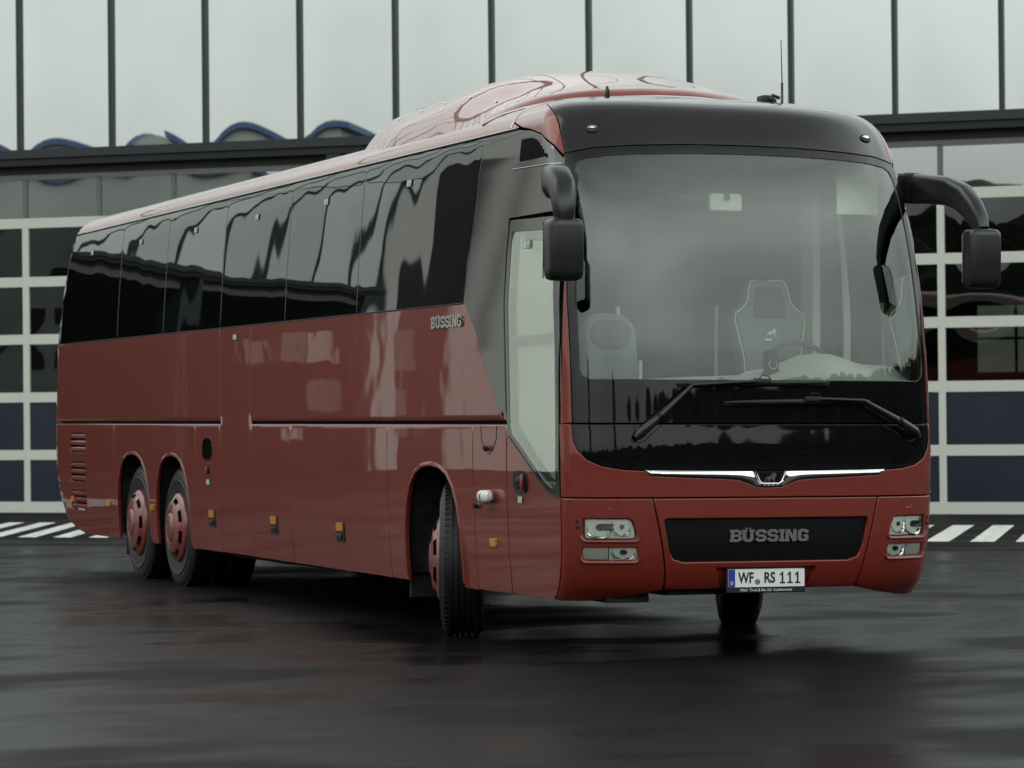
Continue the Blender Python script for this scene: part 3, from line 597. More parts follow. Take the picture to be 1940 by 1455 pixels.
# lettering: heavy chamfered block capitals
def block_letters(total_w, h, ext, mx, name, m, parent):
    st = {  # strokes on a 0..6 x 0..8 grid
     'B': [(0, 0, 2, 8), (-.6, 0, 4.6, 1.7), (-.6, 6.3, 4.6, 8), (2, 3.3, 4.8, 4.8), (4.1, .7, 6, 3.7), (4.1, 4.4, 6, 7.3)],
     'U': [(0, 1, 2, 8), (4, 1, 6, 8), (1, 0, 5, 1.8), (-.5, 6.6, 2.5, 8), (3.5, 6.6, 6.5, 8)],
     'S': [(1, 0, 5, 1.7), (0, .7, 1.9, 2.6), (4.1, .8, 6, 4.1), (1, 3.2, 5, 4.8), (0, 4.1, 1.9, 7.2), (1, 6.3, 5, 8), (4.1, 5.4, 6, 7.3)],
     'I': [(.4, 0, 2.4, 8), (-.2, 0, 3, 1.5), (-.2, 6.5, 3, 8)],
     'N': [(0, 0, 1.9, 8), (4.2, 0, 6.1, 8), (-.4, 0, 2.4, 1.3)],
     'G': [(1, 0, 5, 1.7), (0, .8, 2, 7.2), (1, 6.3, 5, 8), (4.1, 5.3, 6, 7.3), (4.1, .8, 6, 4.2), (3, 3, 6, 4.3)]}
    word = [('B', 6.6), ('U', 7.1), ('S', 6.6), ('S', 6.6), ('I', 3.4), ('N', 6.8), ('G', 6.4)]; tot = sum(w for _, w in word); sc = total_w / tot; sy = h / 8; x = 0; b = MB(); k = 0
    for ch, w in word:
        for (x0, y0, x1, y1) in st[ch]:
            k += 1; c = .35; pl = [(x0 + c, y0), (x1 - c, y0), (x1, y0 + c), (x1, y1 - c), (x1 - c, y1), (x0 + c, y1), (x0, y1 - c), (x0, y0 + c)]
            b.prism([((x + px) * sc - total_w / 2, py * sy - h / 2) for px, py in pl], 0, ext + .0004 * (k % 7), mx)
        if ch == 'N': b.prism([((x + px) * sc - total_w / 2, py * sy - h / 2) for px, py in ((.3, 8), (2.2, 8), (5.8, 0), (4.0, 0))], 0, ext + .0034, mx)
        if ch == 'U':
            for px in (1.6, 3.4): b.prism([((x + a) * sc - total_w / 2, q_ * sy - h / 2) for a, q_ in ((px, 8.3), (px + 1.1, 8.3), (px + 1.1, 9.2), (px, 9.2))], 0, ext, mx)
        x += w
    return b.build(name, m, parent)
block_letters(.535, .075, .012, frame(Wf, -.010, .752, -.020), 'lettering', 'dull_chrome', bumper)
block_letters(.60, .080, .010, frame(S, 2.31, 2.123, .002), 'lettering', 'letter_side', bus)
# number plate
q = frame(Wf, -.002, .495, .012); q = Matrix.Translation(q.translation) @ Matrix(((1, 0, 0, 0), (0, 0, -1, 0), (0, 1, 0, 0), (0, 0, 0, 1)))
pl = MB().box((-.270, -.092, -.02), (.270, .062, 0), q, .006).build('plate_holder', 'plate_black', bumper)
np_ = MB().prism(rrect(-.260, -.055, .260, .055, .008), .0005, .004, q).build('number_plate', 'plate_white', bumper)
MB().prism(rrect(-.259, -.054, -.214, .054, .007), .0045, .0052, q).build('country_band', 'plate_blue', np_)
text_mesh('D', .030, .9, .0004, q @ Matrix.Translation((-.237, -.030, .006))).build('country_letter', 'plate_white', np_)
b = text_mesh('WF', .092, .74, .0005, q @ Matrix.Translation((-.140, -.001, .0055)), off_=.0022)
b2 = text_mesh('RS', .092, .80, .0005, q @ Matrix.Translation((.020, -.001, .0055)), off_=.0022); b.add(b2.v, b2.f)
for k in range(3):
    x = .108 + k * .052; b.prism([(x - .005, -.034), (x + .006, -.034), (x + .006, .036), (x - .003, .036), (x - .018, .020), (x - .018, .010), (x - .005, .021)], .005, .006, q); b.prism([(x - .017, -.0355), (x + .018, -.0355), (x + .018, -.026), (x - .017, -.026)], .005, .0064, q)
b.build('plate_text', 'plate_black', np_)
MB().lathe([(.0045, .019), (.0055, .017), (.0055, 0)], 24, q @ Matrix.Translation((-.062, -.022, 0)), 'Z').build('round_seal', 'dull_chrome', np_)
MB().prism([(-.069, -.014), (-.055, -.014), (-.055, -.024), (-.062, -.031), (-.069, -.024)], .0056, .0062, q).build('seal_crest', 'red_seal', np_)
text_mesh('MAN  Truck & Bus AG  Kundencenter', .0245, .92, .0003, q @ Matrix.Translation((0, -.074, .0006))).build('holder_text', 'plate_white', pl)
# ---- inner shell, underbody, wheel wells
for mir in (False, True):
    bot = [(0, .46), (1.30, .42)]
    def notch(a):
        return [(U(min(max(q[0], .4), 13), max(q[1], .42)) if True else 0, max(q[1], .42)) for q in arch(a[0], a[1] + .01, top=1.165, bot=.42)]
    poly = bot + notch(AF) + notch(AB) + notch(AA) + [(U(12.6, .42), .42), (U(13.2, .62), .62), (uend(.8) - .6, .8), (uend(1.5) - .02, 1.5), (uend(3.0) - .02, 3.0), (uend(3.3) - .02, 3.3), (0, 3.3), (0, 3.16), (1.05, 3.13), (1.19, 3.05), (1.215, 2.3), (1.222, 1.70), (1.15, 1.68), (0, 1.68)]
    hole = [inner if not mir else [(a, b_) for a, b_ in rrect(.46, 1.66, 1.62, 2.92, .08)]]
    hole = [[(U(a, b_), b_) for a, b_ in hole[0]]]
    # keep the front of the shell clear of the lamp pockets
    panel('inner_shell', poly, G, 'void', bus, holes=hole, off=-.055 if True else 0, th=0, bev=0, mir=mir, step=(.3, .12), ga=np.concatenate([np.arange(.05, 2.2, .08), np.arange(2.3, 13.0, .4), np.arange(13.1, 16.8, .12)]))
b = MB(); b.box((.62, .62, .42), (1.93, 12.8, .62)); b.box((.10, 4.0, .40), (2.45, 8.6, .50)); b.box((.12, .66, .40), (.60, 1.9, .47)); b.box((.12, 11.7, .50), (2.45, 13.0, .60))
b.box((.16, 1.75, .38), (.50, 1.98, .47), bev=.01); b.box((.75, .45, .37), (1.35, 1.2, .46), bev=.02)
for x0, x1, y0, z0 in ((.9, 1.6, 3.5, .30), (.3, .5, 5.0, .33), (.2, .45, 6.6, .31), (1.2, 1.7, 6.0, .34)): b.box((x0, y0, z0), (x1, y0 + .5, .45), bev=.02)
for yy in (2.66, 9.50, 10.90): b.tube([(.35, yy, .50), (2.2, yy, .50)], .09, 10)
for x_ in (.28, .34, .22): b.tube([(x_, 5.2, .40), (x_, 5.5, .34), (x_, 8.2, .33), (x_, 8.5, .40)], .022, 6)
b.box((.30, .26, .342), (.58, .6, .40), bev=.01); b.box((.68, .20, .385), (.98, .5, .43), bev=.01)
b.build('underbody', 'chassis', bus)
for c in (2.66, 9.50, 10.90):
    for sx_ in (0, 1):
        pts = []; n = 18
        for k in range(n + 1):
            th = math.pi * k / n; pts.append((c + .64 * math.cos(th), .50 + .70 * math.sin(th)))
        pts = [(c + .64, .40)] + pts + [(c - .64, .40)]
        xa, xb = (.045, .80) if not sx_ else (2.505, 1.75)
        vs = [(xa, y, z) for y, z in pts] + [(xb, y, z) for y, z in pts]; k = len(pts)
        MB().add(vs, [(i, i + 1, k + i + 1, k + i) for i in range(k - 1)] + [tuple(range(k, 2 * k))]).build('wheel_well', 'chassis', bus)
for yy in (2.66 + .70,): MB().box((.10, yy - .012, .22), (.44, yy + .012, .60), bev=.006).build('mud_flap', 'plastic_matte', bus)
MB().box((.12, 11.56, .20), (.44, 11.59, .50), bev=.006).build('mud_flap', 'plastic_matte', bus)

# ---- wheels
TY = [(.03, .285), (.012, .30), (.002, .33), (-.002, .36), (-.006, .40), (-.010, .408), (-.010, .418), (-.002, .425), (.0, .455), (.006, .462), (.006, .475), (.012, .482), (.018, .500), (.034, .514), (.05, .519)]
for g_ in (.085, .125, .165, .205): TY += [(g_ - .008, .522), (g_ - .006, .508), (g_ + .006, .508), (g_ + .008, .522)]
TY += [(.24, .519), (.262, .508), (.275, .480), (.285, .42), (.28, .34), (.26, .29)]
def slot(i, j, n): return 5 <= i <= 7 and (j % 12) < 7
CAPP = [(.04, .300), (.008, .306), (-.012, .300), (-.020, .286), (-.026, .272), (-.032, .262), (-.040, .250), (-.048, .238), (-.055, .226), (-.060, .214), (-.066, .190), (-.070, .165), (-.074, .150), (-.069, .140), (-.068, .132), (-.076, .122), (-.084, .100), (-.089, .07), (-.091, .03), (-.091, 0)]
def wheel(x, y, z, steer=0, side=1, dual=False, spin=0):
    R_ = Matrix.Translation((x, y, z)) @ Matrix.Rotation(steer, 4, 'Z') @ Matrix.Rotation(spin, 4, 'X')
    if side < 0: R_ = R_ @ Matrix.Rotation(math.pi, 4, 'Z')
    R_ = R_ @ Matrix.Translation((-.14, 0, 0))
    b = MB(); b.lathe(TY, 72, R_)
    for k in range(72):       # tread blocks on both shoulders
        th = 2 * math.pi * k / 72
        for xx in (.045, .235): b.box((xx - .018, -.014, .512), (xx + .018, .014, .5245), R_ @ Matrix.Rotation(th, 4, 'X'))
    if dual: b.lathe(TY, 48, R_ @ Matrix.Translation((.33, 0, 0)))
    t = b.build('wheel', 'rubber', bus, True, sharp=30)
    MB().lathe(CAPP, 96, R_, skip=slot).build('rim_cover', 'rim_paint', t, True, sharp=50)
    MB().lathe([(.02, .30), (.03, 0)], 30, R_).build('brake_drum', 'chassis', t, True)
    for k in range(8):
        th = 2 * math.pi * (k + .29) / 8; MB().lathe([(.028, .02), (-.012, .018), (-.016, 0)], 8, R_ @ Matrix.Translation((0, -.215 * math.sin(th), .215 * math.cos(th)))).build('wheel_nut', 'dull_chrome', t)
    return t
wheel(.235, 2.66, .521, math.radians(-21), 1, spin=.2); wheel(2.31, 2.66, .545, math.radians(-21), -1)
wheel(.205, 9.50, .521, 0, 1, True, .1); wheel(2.34, 9.50, .545, 0, -1, True)
wheel(.205, 10.90, .521, 0, 1, False, .5); wheel(2.34, 10.90, .545, 0, -1)

# ---- mirrors
def mirror(mir):
    f = (lambda p: (2 * HW - p[0], p[1], p[2])) if mir else (lambda p: p)
    path = [(.10, .50, 2.90), (.03, .40, 2.92), (-.03, .28, 2.93), (-.075, .15, 2.925), (-.105, .04, 2.90), (-.125, -.06, 2.84), (-.138, -.11, 2.76), (-.142, -.125, 2.69), (-.142, -.13, 2.655)]
    rad = [.098, .100, .098, .096, .092, .086, .076, .064, .052]
    # mirror housings sit just outside the front corners
    if mir: path = [(.05, .85, 2.985), (-.075, .72, 2.98), (-.10, .58, 2.968), (-.105, .43, 2.95), (-.130, .26, 2.93), (-.137, .10, 2.875), (-.14, -.02, 2.79), (-.145, -.09, 2.715), (-.145, -.115, 2.66)]
    if not mir: rad = [.094, .098, .096, .092, .088, .084, .077, .067, .056]
    arm = MB().tube([f(p) for p in path], rad, 28, flat=.74 if mir else .92, sq=3.2).build('mirror_arm', 'plastic', bus, True)
    b = MB()
    for k in range(5):
        a = path[1]; c = path[2]; p = [a[i] + (c[i] - a[i]) * (k * .17 - .05) for i in range(3)]; q_ = [p[i] + (c[i] - a[i]) * .07 for i in range(3)]
        b.tube([f(p), f(q_)], 101e-3 if mir else .102, 28, flat=.76 if mir else .94, sq=3.2)
    b.build('rubber_bellows', 'plastic_matte', arm, True)
    MB().tube([f((path[0][0] + .09, path[0][1] + .06, path[0][2])), f((path[0][0] + .005, path[0][1], path[0][2]))], [.12, .112], 20, flat=.8, sq=2.8).build('arm_base', 'plastic_matte', arm, True)
    # housing: rounded tapered box, deeper at the front
    vs = []; rows = []
    for z, sw, sd, dx in ((2.668, .35, .4, 0), (2.662, .80, .80, 0), (2.645, .96, .96, 0), (2.62, 1.0, 1.0, 0), (2.48, 1.0, 1.0, .0), (2.36, .99, .97, .0), (2.325, .97, .90, .0), (2.305, .90, .76, 0), (2.294, .70, .55, 0), (2.292, .3, .3, 0)):
        rows.append([(-.142 + dx + px * sw, -.115 + py * sd, z) for px, py in rrect(-.112, -.085, .112, .075, .045, 6)])
    n = len(rows[0]); vs = [f(p) for r in rows for p in r]
    fs = [(i * n + j, i * n + (j + 1) % n, (i + 1) * n + (j + 1) % n, (i + 1) * n + j) for i in range(len(rows) - 1) for j in range(n)] + [tuple(range(n)), tuple(range((len(rows) - 1) * n, len(rows) * n))]
    hs = MB().add(vs, fs).build('mirror_housing', 'plastic', bus, True, sharp=50)
    c = f((-.142, .0, 2.48)); MB().box((c[0] - .095, -.041, 2.33), (c[0] + .095, -.036, 2.63), bev=.002).build('mirror_glass', 'chrome', hs)
    MB().tube([f((-.235, -.03, 2.648)), f((-.235, -.02, 2.31))], .004, 5).build('housing_seam', 'seal', hs)
mirror(False); mirror(True)

# ---- wipers
def wiper(piv, elbow, att, b0, b1):
    g = lambda u, t, o: tuple(frame(Wf, u, t, o).translation)
    arm = MB(); arm.tube([g(piv[0] + (piv[0] - elbow[0]) * .10, piv[1] - .035, .05), g(*piv, .062), g(piv[0] + (elbow[0] - piv[0]) * .28, piv[1] + (elbow[1] - piv[1]) * .28, .070), g(piv[0] + (elbow[0] - piv[0]) * .3, piv[1] + (elbow[1] - piv[1]) * .3, .070), g(*elbow, .060)], [.022, .030, .027, .024, .013], 12, flat=.8)
    arm.tube([g(elbow[0] + (piv[0] - elbow[0]) * .02, elbow[1], .060), g((elbow[0] + att[0]) / 2, (elbow[1] + att[1]) / 2 + .001, .058), g(*att, .050)], [.013, .011, .010], 10)
    for k in (.32, .345): 
        a = [piv[i] + (elbow[i] - piv[i]) * k for i in range(2)]; c = [piv[i] + (elbow[i] - piv[i]) * (k + .012) for i in range(2)]; arm.tube([g(*a, .070), g(*c, .070)], .029, 12)
    arm.lathe([(0, .036), (.05, .034), (.06, .02), (.06, 0)], 16, frame(Wf, piv[0], piv[1], 0), 'Z')
    a = arm.build('wiper_arm', 'plastic', bus, True)
    bl = MB(); pts = [g(b0[0] + (b1[0] - b0[0]) * k / 10, b0[1] + (b1[1] - b0[1]) * k / 10, .030) for k in range(11)]
    bl.tube(pts, [.006, .010, .013, .015, .016, .017, .016, .015, .013, .010, .005], 8)
    pts = [g(b0[0] + (b1[0] - b0[0]) * k / 10, b0[1] + (b1[1] - b0[1]) * k / 10 - .012, .012) for k in range(11)]; bl.tube(pts, .009, 6)
    at = Vector(g(*att, .045)); bl.box((at.x - .055, at.y - .015, at.z - .016), (at.x + .055, at.y + .02, at.z + .014), bev=.006)
    bl.tube([at + Vector((-.03, -.01, .01)), at + Vector((-.015, -.02, .035)), at + Vector((.03, -.02, .03)), at + Vector((.05, -.005, .012))], .0035, 5)
    bl.build('wiper_blade', 'plastic_matte', a, True)
wiper((.845, 1.385), (.520, 1.672), (.05, 1.700), (.592, 1.683), (-.42, 1.695))
wiper((-1.030, 1.385), (-.640, 1.580), (-.29, 1.592), (-.70, 1.582), (.305, 1.570))
MB().tube(curve_on(Wf, [(.70, 1.436), (.76, 1.39), (.82, 1.335), (.86, 1.322), (.90, 1.336)], .001, step=.02), .003, 6).build('wiper_cutout_seam', 'seal', bus, True)
MB().tube(curve_on(Wf, [(-.80, 1.436), (-.92, 1.385), (-1.00, 1.335), (-1.05, 1.328), (-1.09, 1.345)], .001, step=.02), .003, 6).build('wiper_cutout_seam', 'seal', bus, True)

# ---- roof fittings
b = MB(); b.tube([(.649, 1.13, 3.50), (.649, 1.11, 3.525), (.649, 1.09, 3.58), (.649, 1.10, 3.605)], [.036, .026, .015, .008], 12, up=(0, 1, 0)); b.build('roof_aerial', 'plastic', bus, True)
b = MB(); b.box((1.72, 1.02, 3.50), (1.86, 1.22, 3.535), bev=.015); b.box((1.735, 1.05, 3.52), (1.82, 1.16, 3.59), bev=.012); b.box((1.80, 1.10, 3.53), (1.86, 1.2, 3.575), bev=.01); b.tube([(1.76, 1.0, 3.55), (1.79, 1.02, 3.585), (1.84, 1.03, 3.57)], .012, 8); b.build('roof_camera', 'plastic_matte', bus, True)
b = MB(); b.tube([(1.905, 1.12, 3.49), (1.905, 1.12, 3.52), (1.905, 1.12, 3.545), (1.905, 1.12, 3.68)], [.05, .028, .010, .008], 10, up=(0, 1, 0)); b.tube([(1.905, 1.12, 3.68), (1.897, 1.12, 3.965)], [.0045, .003], 6, up=(0, 1, 0)); b.tube([(1.90, 1.11, 3.515), (1.82, 1.0, 3.52), (1.76, .93, 3.50)], .004, 5); b.build('whip_aerial', 'plastic', bus, True)

# ---- cabin
MB().box((.09, .36, .86), (2.46, 2.2, .90)).build('cab_floor', 'cabin_dark', bus)
MB().box((.09, 2.2, 1.28), (2.46, 13.4, 1.32)).build('saloon_floor', 'cabin_dark', bus)
MB().box((.12, .75, 3.16), (2.43, 13.2, 3.19)).build('ceiling', 'cabin_light', bus)
MB().box((.10, 13.2, 1.3), (2.45, 13.25, 3.15)).build('rear_wall', 'cabin_grey', bus)
b = MB(); b.box((2.40, 1.66, 1.3), (2.46, 1.86, 3.14), bev=.01); b.box((.10, 1.28, 1.3), (.16, 1.5, 3.14), bev=.01); b.build('inner_pillars', 'cabin_light', bus)
b = MB(); b.box((2.20, .95, 2.98), (2.44, 13.0, 3.14), bev=.03); b.box((.11, 1.3, 2.98), (.36, 13.0, 3.14), bev=.03); b.build('luggage_racks', 'cabin_grey', bus)
vs = []; nx, ny = 60, 14
for j in range(ny):
    for i in range(nx):
        x = .13 + (2.42 - .13) * i / (nx - 1); u_ = HW - x; yf = float(W(np.array(u_ if abs(u_) > 1e-6 else 1e-6), np.array(1.69))[1]) + .06; y = yf + (1.02 - yf) * (j / (ny - 1)) ** 1.3; k = (y - yf) / (1.02 - yf)
        z = 1.700 + .05 * sm(0, .5, k) * sm(.2, 1.5, x) + .03 * sm(1.52, 1.62, x) * sm(0, .4, k) + .115 * math.exp(-((x - 2.04) / .24) ** 2) * sm(.2, .75, k) + .03 * sm(2.2, 2.4, x) * sm(.1, .5, k)
        vs.append((x, y, z))
for i in range(nx): x, y, z = vs[(ny - 1) * nx + i]; vs.append((x, y + .02, 1.0))
ny += 1
MB().add(vs, [(j * nx + i, j * nx + i + 1, (j + 1) * nx + i + 1, (j + 1) * nx + i) for j in range(ny - 1) for i in range(nx - 1)]).build('dashboard', 'cabin_light', bus, True, sharp=60)
def torus(R0, r, mx, n=40, m=10):
    return MB().add([((R0 + r * math.cos(2 * math.pi * j / m)) * math.cos(2 * math.pi * i / n), (R0 + r * math.cos(2 * math.pi * j / m)) * math.sin(2 * math.pi * i / n), r * math.sin(2 * math.pi * j / m)) for i in range(n) for j in range(m)], [(i * m + j, ((i + 1) % n) * m + j, ((i + 1) % n) * m + (j + 1) % m, i * m + (j + 1) % m) for i in range(n) for j in range(m)], mx)
mw = Matrix.Translation((2.05, 1.08, 1.80)) @ Matrix.Rotation(math.radians(48), 4, 'X')
b = torus(.235, .017, mw)
for a in (30, 150, 270): b.tube([(.05 * math.cos(math.radians(a)), .05 * math.sin(math.radians(a)), -.02), (.23 * math.cos(math.radians(a)), .23 * math.sin(math.radians(a)), 0)], .014, 8, mw)
b.lathe([(-.04, .07), (-.01, .06), (0, 0)], 20, mw, 'Z'); b.tube([(0, 0, -.02), (0, -.25, -.35)], .03, 10, mw); b.build('steering_wheel', 'cabin_dark', bus, True)
def seatback(outline, x, y, z, name, m, depth=.12, tilt=-8, piping=True, hr=None):
    q = Matrix.Translation((x, y, z)) @ Matrix.Rotation(math.radians(tilt), 4, 'X') @ Matrix(((1, 0, 0, 0), (0, 0, -1, 0), (0, 1, 0, 0), (0, 0, 0, 1)))
    o = np.array(outline); o = o if area2(o) > 0 else o[::-1]
    b = MB(); i1 = inset(o, .012); i2 = inset(o, .035); i3 = inset(o, .07); n = len(o)
    rows = [(o, 0), (o, depth * .45), (i1, depth * .82), (i2, depth * .98), (i3, depth * .93)]
    b.add([(a, c, z_) for r_, z_ in rows for a, c in r_], [(k * n + i, k * n + (i + 1) % n, (k + 1) * n + (i + 1) % n, (k + 1) * n + i) for k in range(4) for i in range(n)] + [tuple(4 * n + i for i in range(n)), tuple(range(n))[::-1]], q)
    s_ = b.build(name, m, bus, True)
    if piping: MB().tube([tuple(q @ Vector((a, c, depth * .92))) for a, c in i1] , .0045, 6).build('piping', 'seat_piping', s_)
    return s_, q
half_ = [(.0, .56), (.10, .56), (.135, .545), (.155, .49), (.17, .41), (.20, .37), (.26, .33), (.27, .27), (.255, .20), (.22, .02), (.215, -.35)]
sd, q = seatback(half_ + [(-a, c) for a, c in half_[::-1]][:-1], 1.965, 1.50, 1.84, 'driver_seat', 'cabin_grey')
MB().prism([(-.115, .30), (.115, .30), (.105, .43), (.08, .50), (-.08, .50), (-.105, .43)], .10, .128, q).build('headrest_pad', 'cabin_dark', sd, True)
MB().prism([(x * -.00068 * -1, y * .00075 + .19) for x, y in LION], .121, .125, q).build('lion_badge', 'seat_piping', sd)
MB().prism(rrect(-.050, .135, -.005, .152, .003, 2), .121, .124, q).build('seat_tag', 'seat_piping', sd)
MB().box((1.72, 1.0, 1.28), (2.2, 1.5, 1.42), bev=.05).build('seat_cushion', 'cabin_grey', sd, True)
gs, q = seatback(rrect(-.20, -.45, .20, .40, .16, 8), .775, 1.42, 1.76, 'guide_seat', 'cabin_grey', piping=False)
MB().prism(rrect(-.14, .16, .14, .34, .09, 6), .10, .135, q).build('headrest_pad', 'cabin_dark', gs, True)
for i, yy in enumerate((2.6, 3.5, 4.4, 5.3)):
    for xx in (.36, .80, 1.75, 2.19): seatback(rrect(-.19, -.45, .19, .34, .12, 6), xx, yy, 1.92, 'passenger_seat', 'cabin_dark', piping=False)
b = MB(); b.tube([(1.90, 2.15, 1.45), (1.905, 2.15, 2.25)], .014, 8, up=(0, 1, 0)); b.tube([(1.06, 1.75, 1.55), (1.01, 1.78, 2.22)], .014, 8, up=(0, 1, 0)); b.tube([(1.14, 1.7, 1.5), (1.14, 1.7, 1.86)], .015, 8, up=(0, 1, 0)); b.build('grab_rails', 'white_plastic', bus, True)
b = MB(); b.box((1.21, .74, 2.80), (1.44, .78, 2.915), bev=.018); o = b.build('cabin_mirror', 'cabin_light', bus, True); MB().tube([(1.325, .73, 2.875), (1.325, .715, 2.95), (1.325, .68, 3.08)], [.02, .008, .008], 8, up=(0, 1, 0)).build('mirror_stem', 'cabin_dark', o)
b = MB(); b.tube([(1.553, .56, 1.70), (1.553, .56, 1.74), (1.553, .56, 1.80), (1.553, .56, 1.86), (1.553, .56, 1.893), (1.553, .56, 1.905)], [.036, .042, .046, .048, .044, .030], 20, up=(0, 1, 0), flat=1.0, sq=3); o = b.build('dashboard_handset', 'seal', bus, True)
torus(.028, .0022, Matrix.Translation((1.545, .512, 1.815)) @ Matrix.Rotation(math.radians(80), 4, 'X') @ Matrix.Rotation(0, 4, 'Z'), 24, 6).build('dial_ring', 'seat_piping', o)
MB().box((2.12, .75, 2.80), (2.42, .77, 3.06), bev=.004).build('sun_blind', 'cabin_light', bus)
# ------------------------------------------------------------------ yard
def wet_asphalt(name, base1, base2, r0, r1, apron=False):
    m = mat(name, base1, .4); nt = m.node_tree; b = nt.nodes['Principled BSDF']; t = N(nt, 'ShaderNodeTexCoord'); L = nt.links
    def noise(scale, detail, sc=(1, 1, 1), rot=0, rough=.5):
        mp = N(nt, 'ShaderNodeMapping'); mp.inputs['Scale'].default_value = sc; mp.inputs['Rotation'].default_value = (0, 0, rot); n = N(nt, 'ShaderNodeTexNoise'); n.inputs['Scale'].default_value = scale; n.inputs['Detail'].default_value = detail; n.inputs['Roughness'].default_value = rough
        L.new(t.outputs['Object'], mp.inputs[0]); L.new(mp.outputs[0], n.inputs['Vector']); return n
    a = noise(.16, 3, (1, 1, 1)); f = noise(60, 3); s_ = noise(.45, 3, (1, 1.6, 1), math.radians(-20), .5)
    mixn = N(nt, 'ShaderNodeMath', operation='MULTIPLY_ADD'); mixn.inputs[1].default_value = .55; L.new(s_.outputs[0], mixn.inputs[0]); h = N(nt, 'ShaderNodeMath', operation='MULTIPLY'); h.inputs[1].default_value = .45; L.new(a.outputs[0], h.inputs[0]); L.new(h.outputs[0], mixn.inputs[2])
    rr = N(nt, 'ShaderNodeMapRange'); rr.inputs['From Min'].default_value = .44; rr.inputs['From Max'].default_value = .56; rr.inputs['To Min'].default_value = r0; rr.inputs['To Max'].default_value = r1; L.new(mixn.outputs[0], rr.inputs[0]); L.new(rr.outputs[0], b.inputs['Roughness'])
    cr = N(nt, 'ShaderNodeValToRGB'); cr.color_ramp.elements[0].position = .35; cr.color_ramp.elements[1].position = .65; cr.color_ramp.elements[0].color = (*base1, 1); cr.color_ramp.elements[1].color = (*base2, 1)
    c2 = N(nt, 'ShaderNodeMath', operation='MULTIPLY_ADD'); c2.inputs[1].default_value = .5; h2 = N(nt, 'ShaderNodeMath', operation='MULTIPLY'); h2.inputs[1].default_value = .5; L.new(f.outputs[0], h2.inputs[0]); L.new(mixn.outputs[0], c2.inputs[0]); L.new(h2.outputs[0], c2.inputs[2]); L.new(c2.outputs[0], cr.inputs[0]); L.new(cr.outputs[0], b.inputs['Base Color'])
    bp = N(nt, 'ShaderNodeBump'); bp.inputs['Strength'].default_value = .25; bp.inputs['Distance'].default_value = .004; g = noise(110, 3, (1, 1, 1), 0, .65); L.new(g.outputs[0], bp.inputs['Height'])
    w = noise(.8, 2, (1, 1, 1)); bp2 = N(nt, 'ShaderNodeBump'); bp2.inputs['Strength'].default_value = .2; bp2.inputs['Distance'].default_value = .008; L.new(w.outputs[0], bp2.inputs['Height']); L.new(bp2.outputs[0], bp.inputs['Normal']); L.new(bp.outputs[0], b.inputs['Normal'])
    b.inputs['Specular IOR Level'].default_value = .09; b.inputs['IOR'].default_value = 1.36; return m
wet_asphalt('asphalt', (.004, .004, .0042), (.009, .009, .0092), .20, .58); wet_asphalt('asphalt_dry', (.009, .010, .010), (.015, .016, .016), .55, .8)
vary(mat('road_paint', (.62, .64, .58), .55), (.22, .23, .21), (.72, .73, .68), 7, 8, .28, .5)
BY = .7064; CB = (20.503, 14.885)
G0 = mesh_obj('ground', [(-500, -500, 0), (500, -500, 0), (500, 500, 0), (-500, 500, 0)], [(0, 1, 2, 3)], 'asphalt'); tag(G0, None, None, kind='structure')
def to_world(o): o.location = (CB[0], CB[1], o.location.z); o.rotation_euler = (0, 0, -BY); return o
ap = mesh_obj('apron', [(-70, -9.9, .004), (30, -9.9, .004), (30, .4, .004), (-70, .4, .004)], [(0, 1, 2, 3)], 'asphalt_dry'); to_world(ap); tag(ap, None, None, kind='structure')
def stripes(name, s0, step_b, w_b, shift, ks):
    b = MB()
    for k in ks:
        x0 = s0 + k * step_b; b.add([(x0, -8.05, .008), (x0 + w_b, -8.05, .008), (x0 + w_b + shift, -3.4, .008), (x0 + shift, -3.4, .008)], [(0, 1, 2, 3)])
    o = to_world(b.build(name, 'road_paint')); return tag(o, None, None, kind='structure')
stripes('hatched_marking', -18.68, .49, .25, -1.66, range(-14, 6)); stripes('hatched_marking', -6.83, .505, .27, -.63, range(-3, 18))

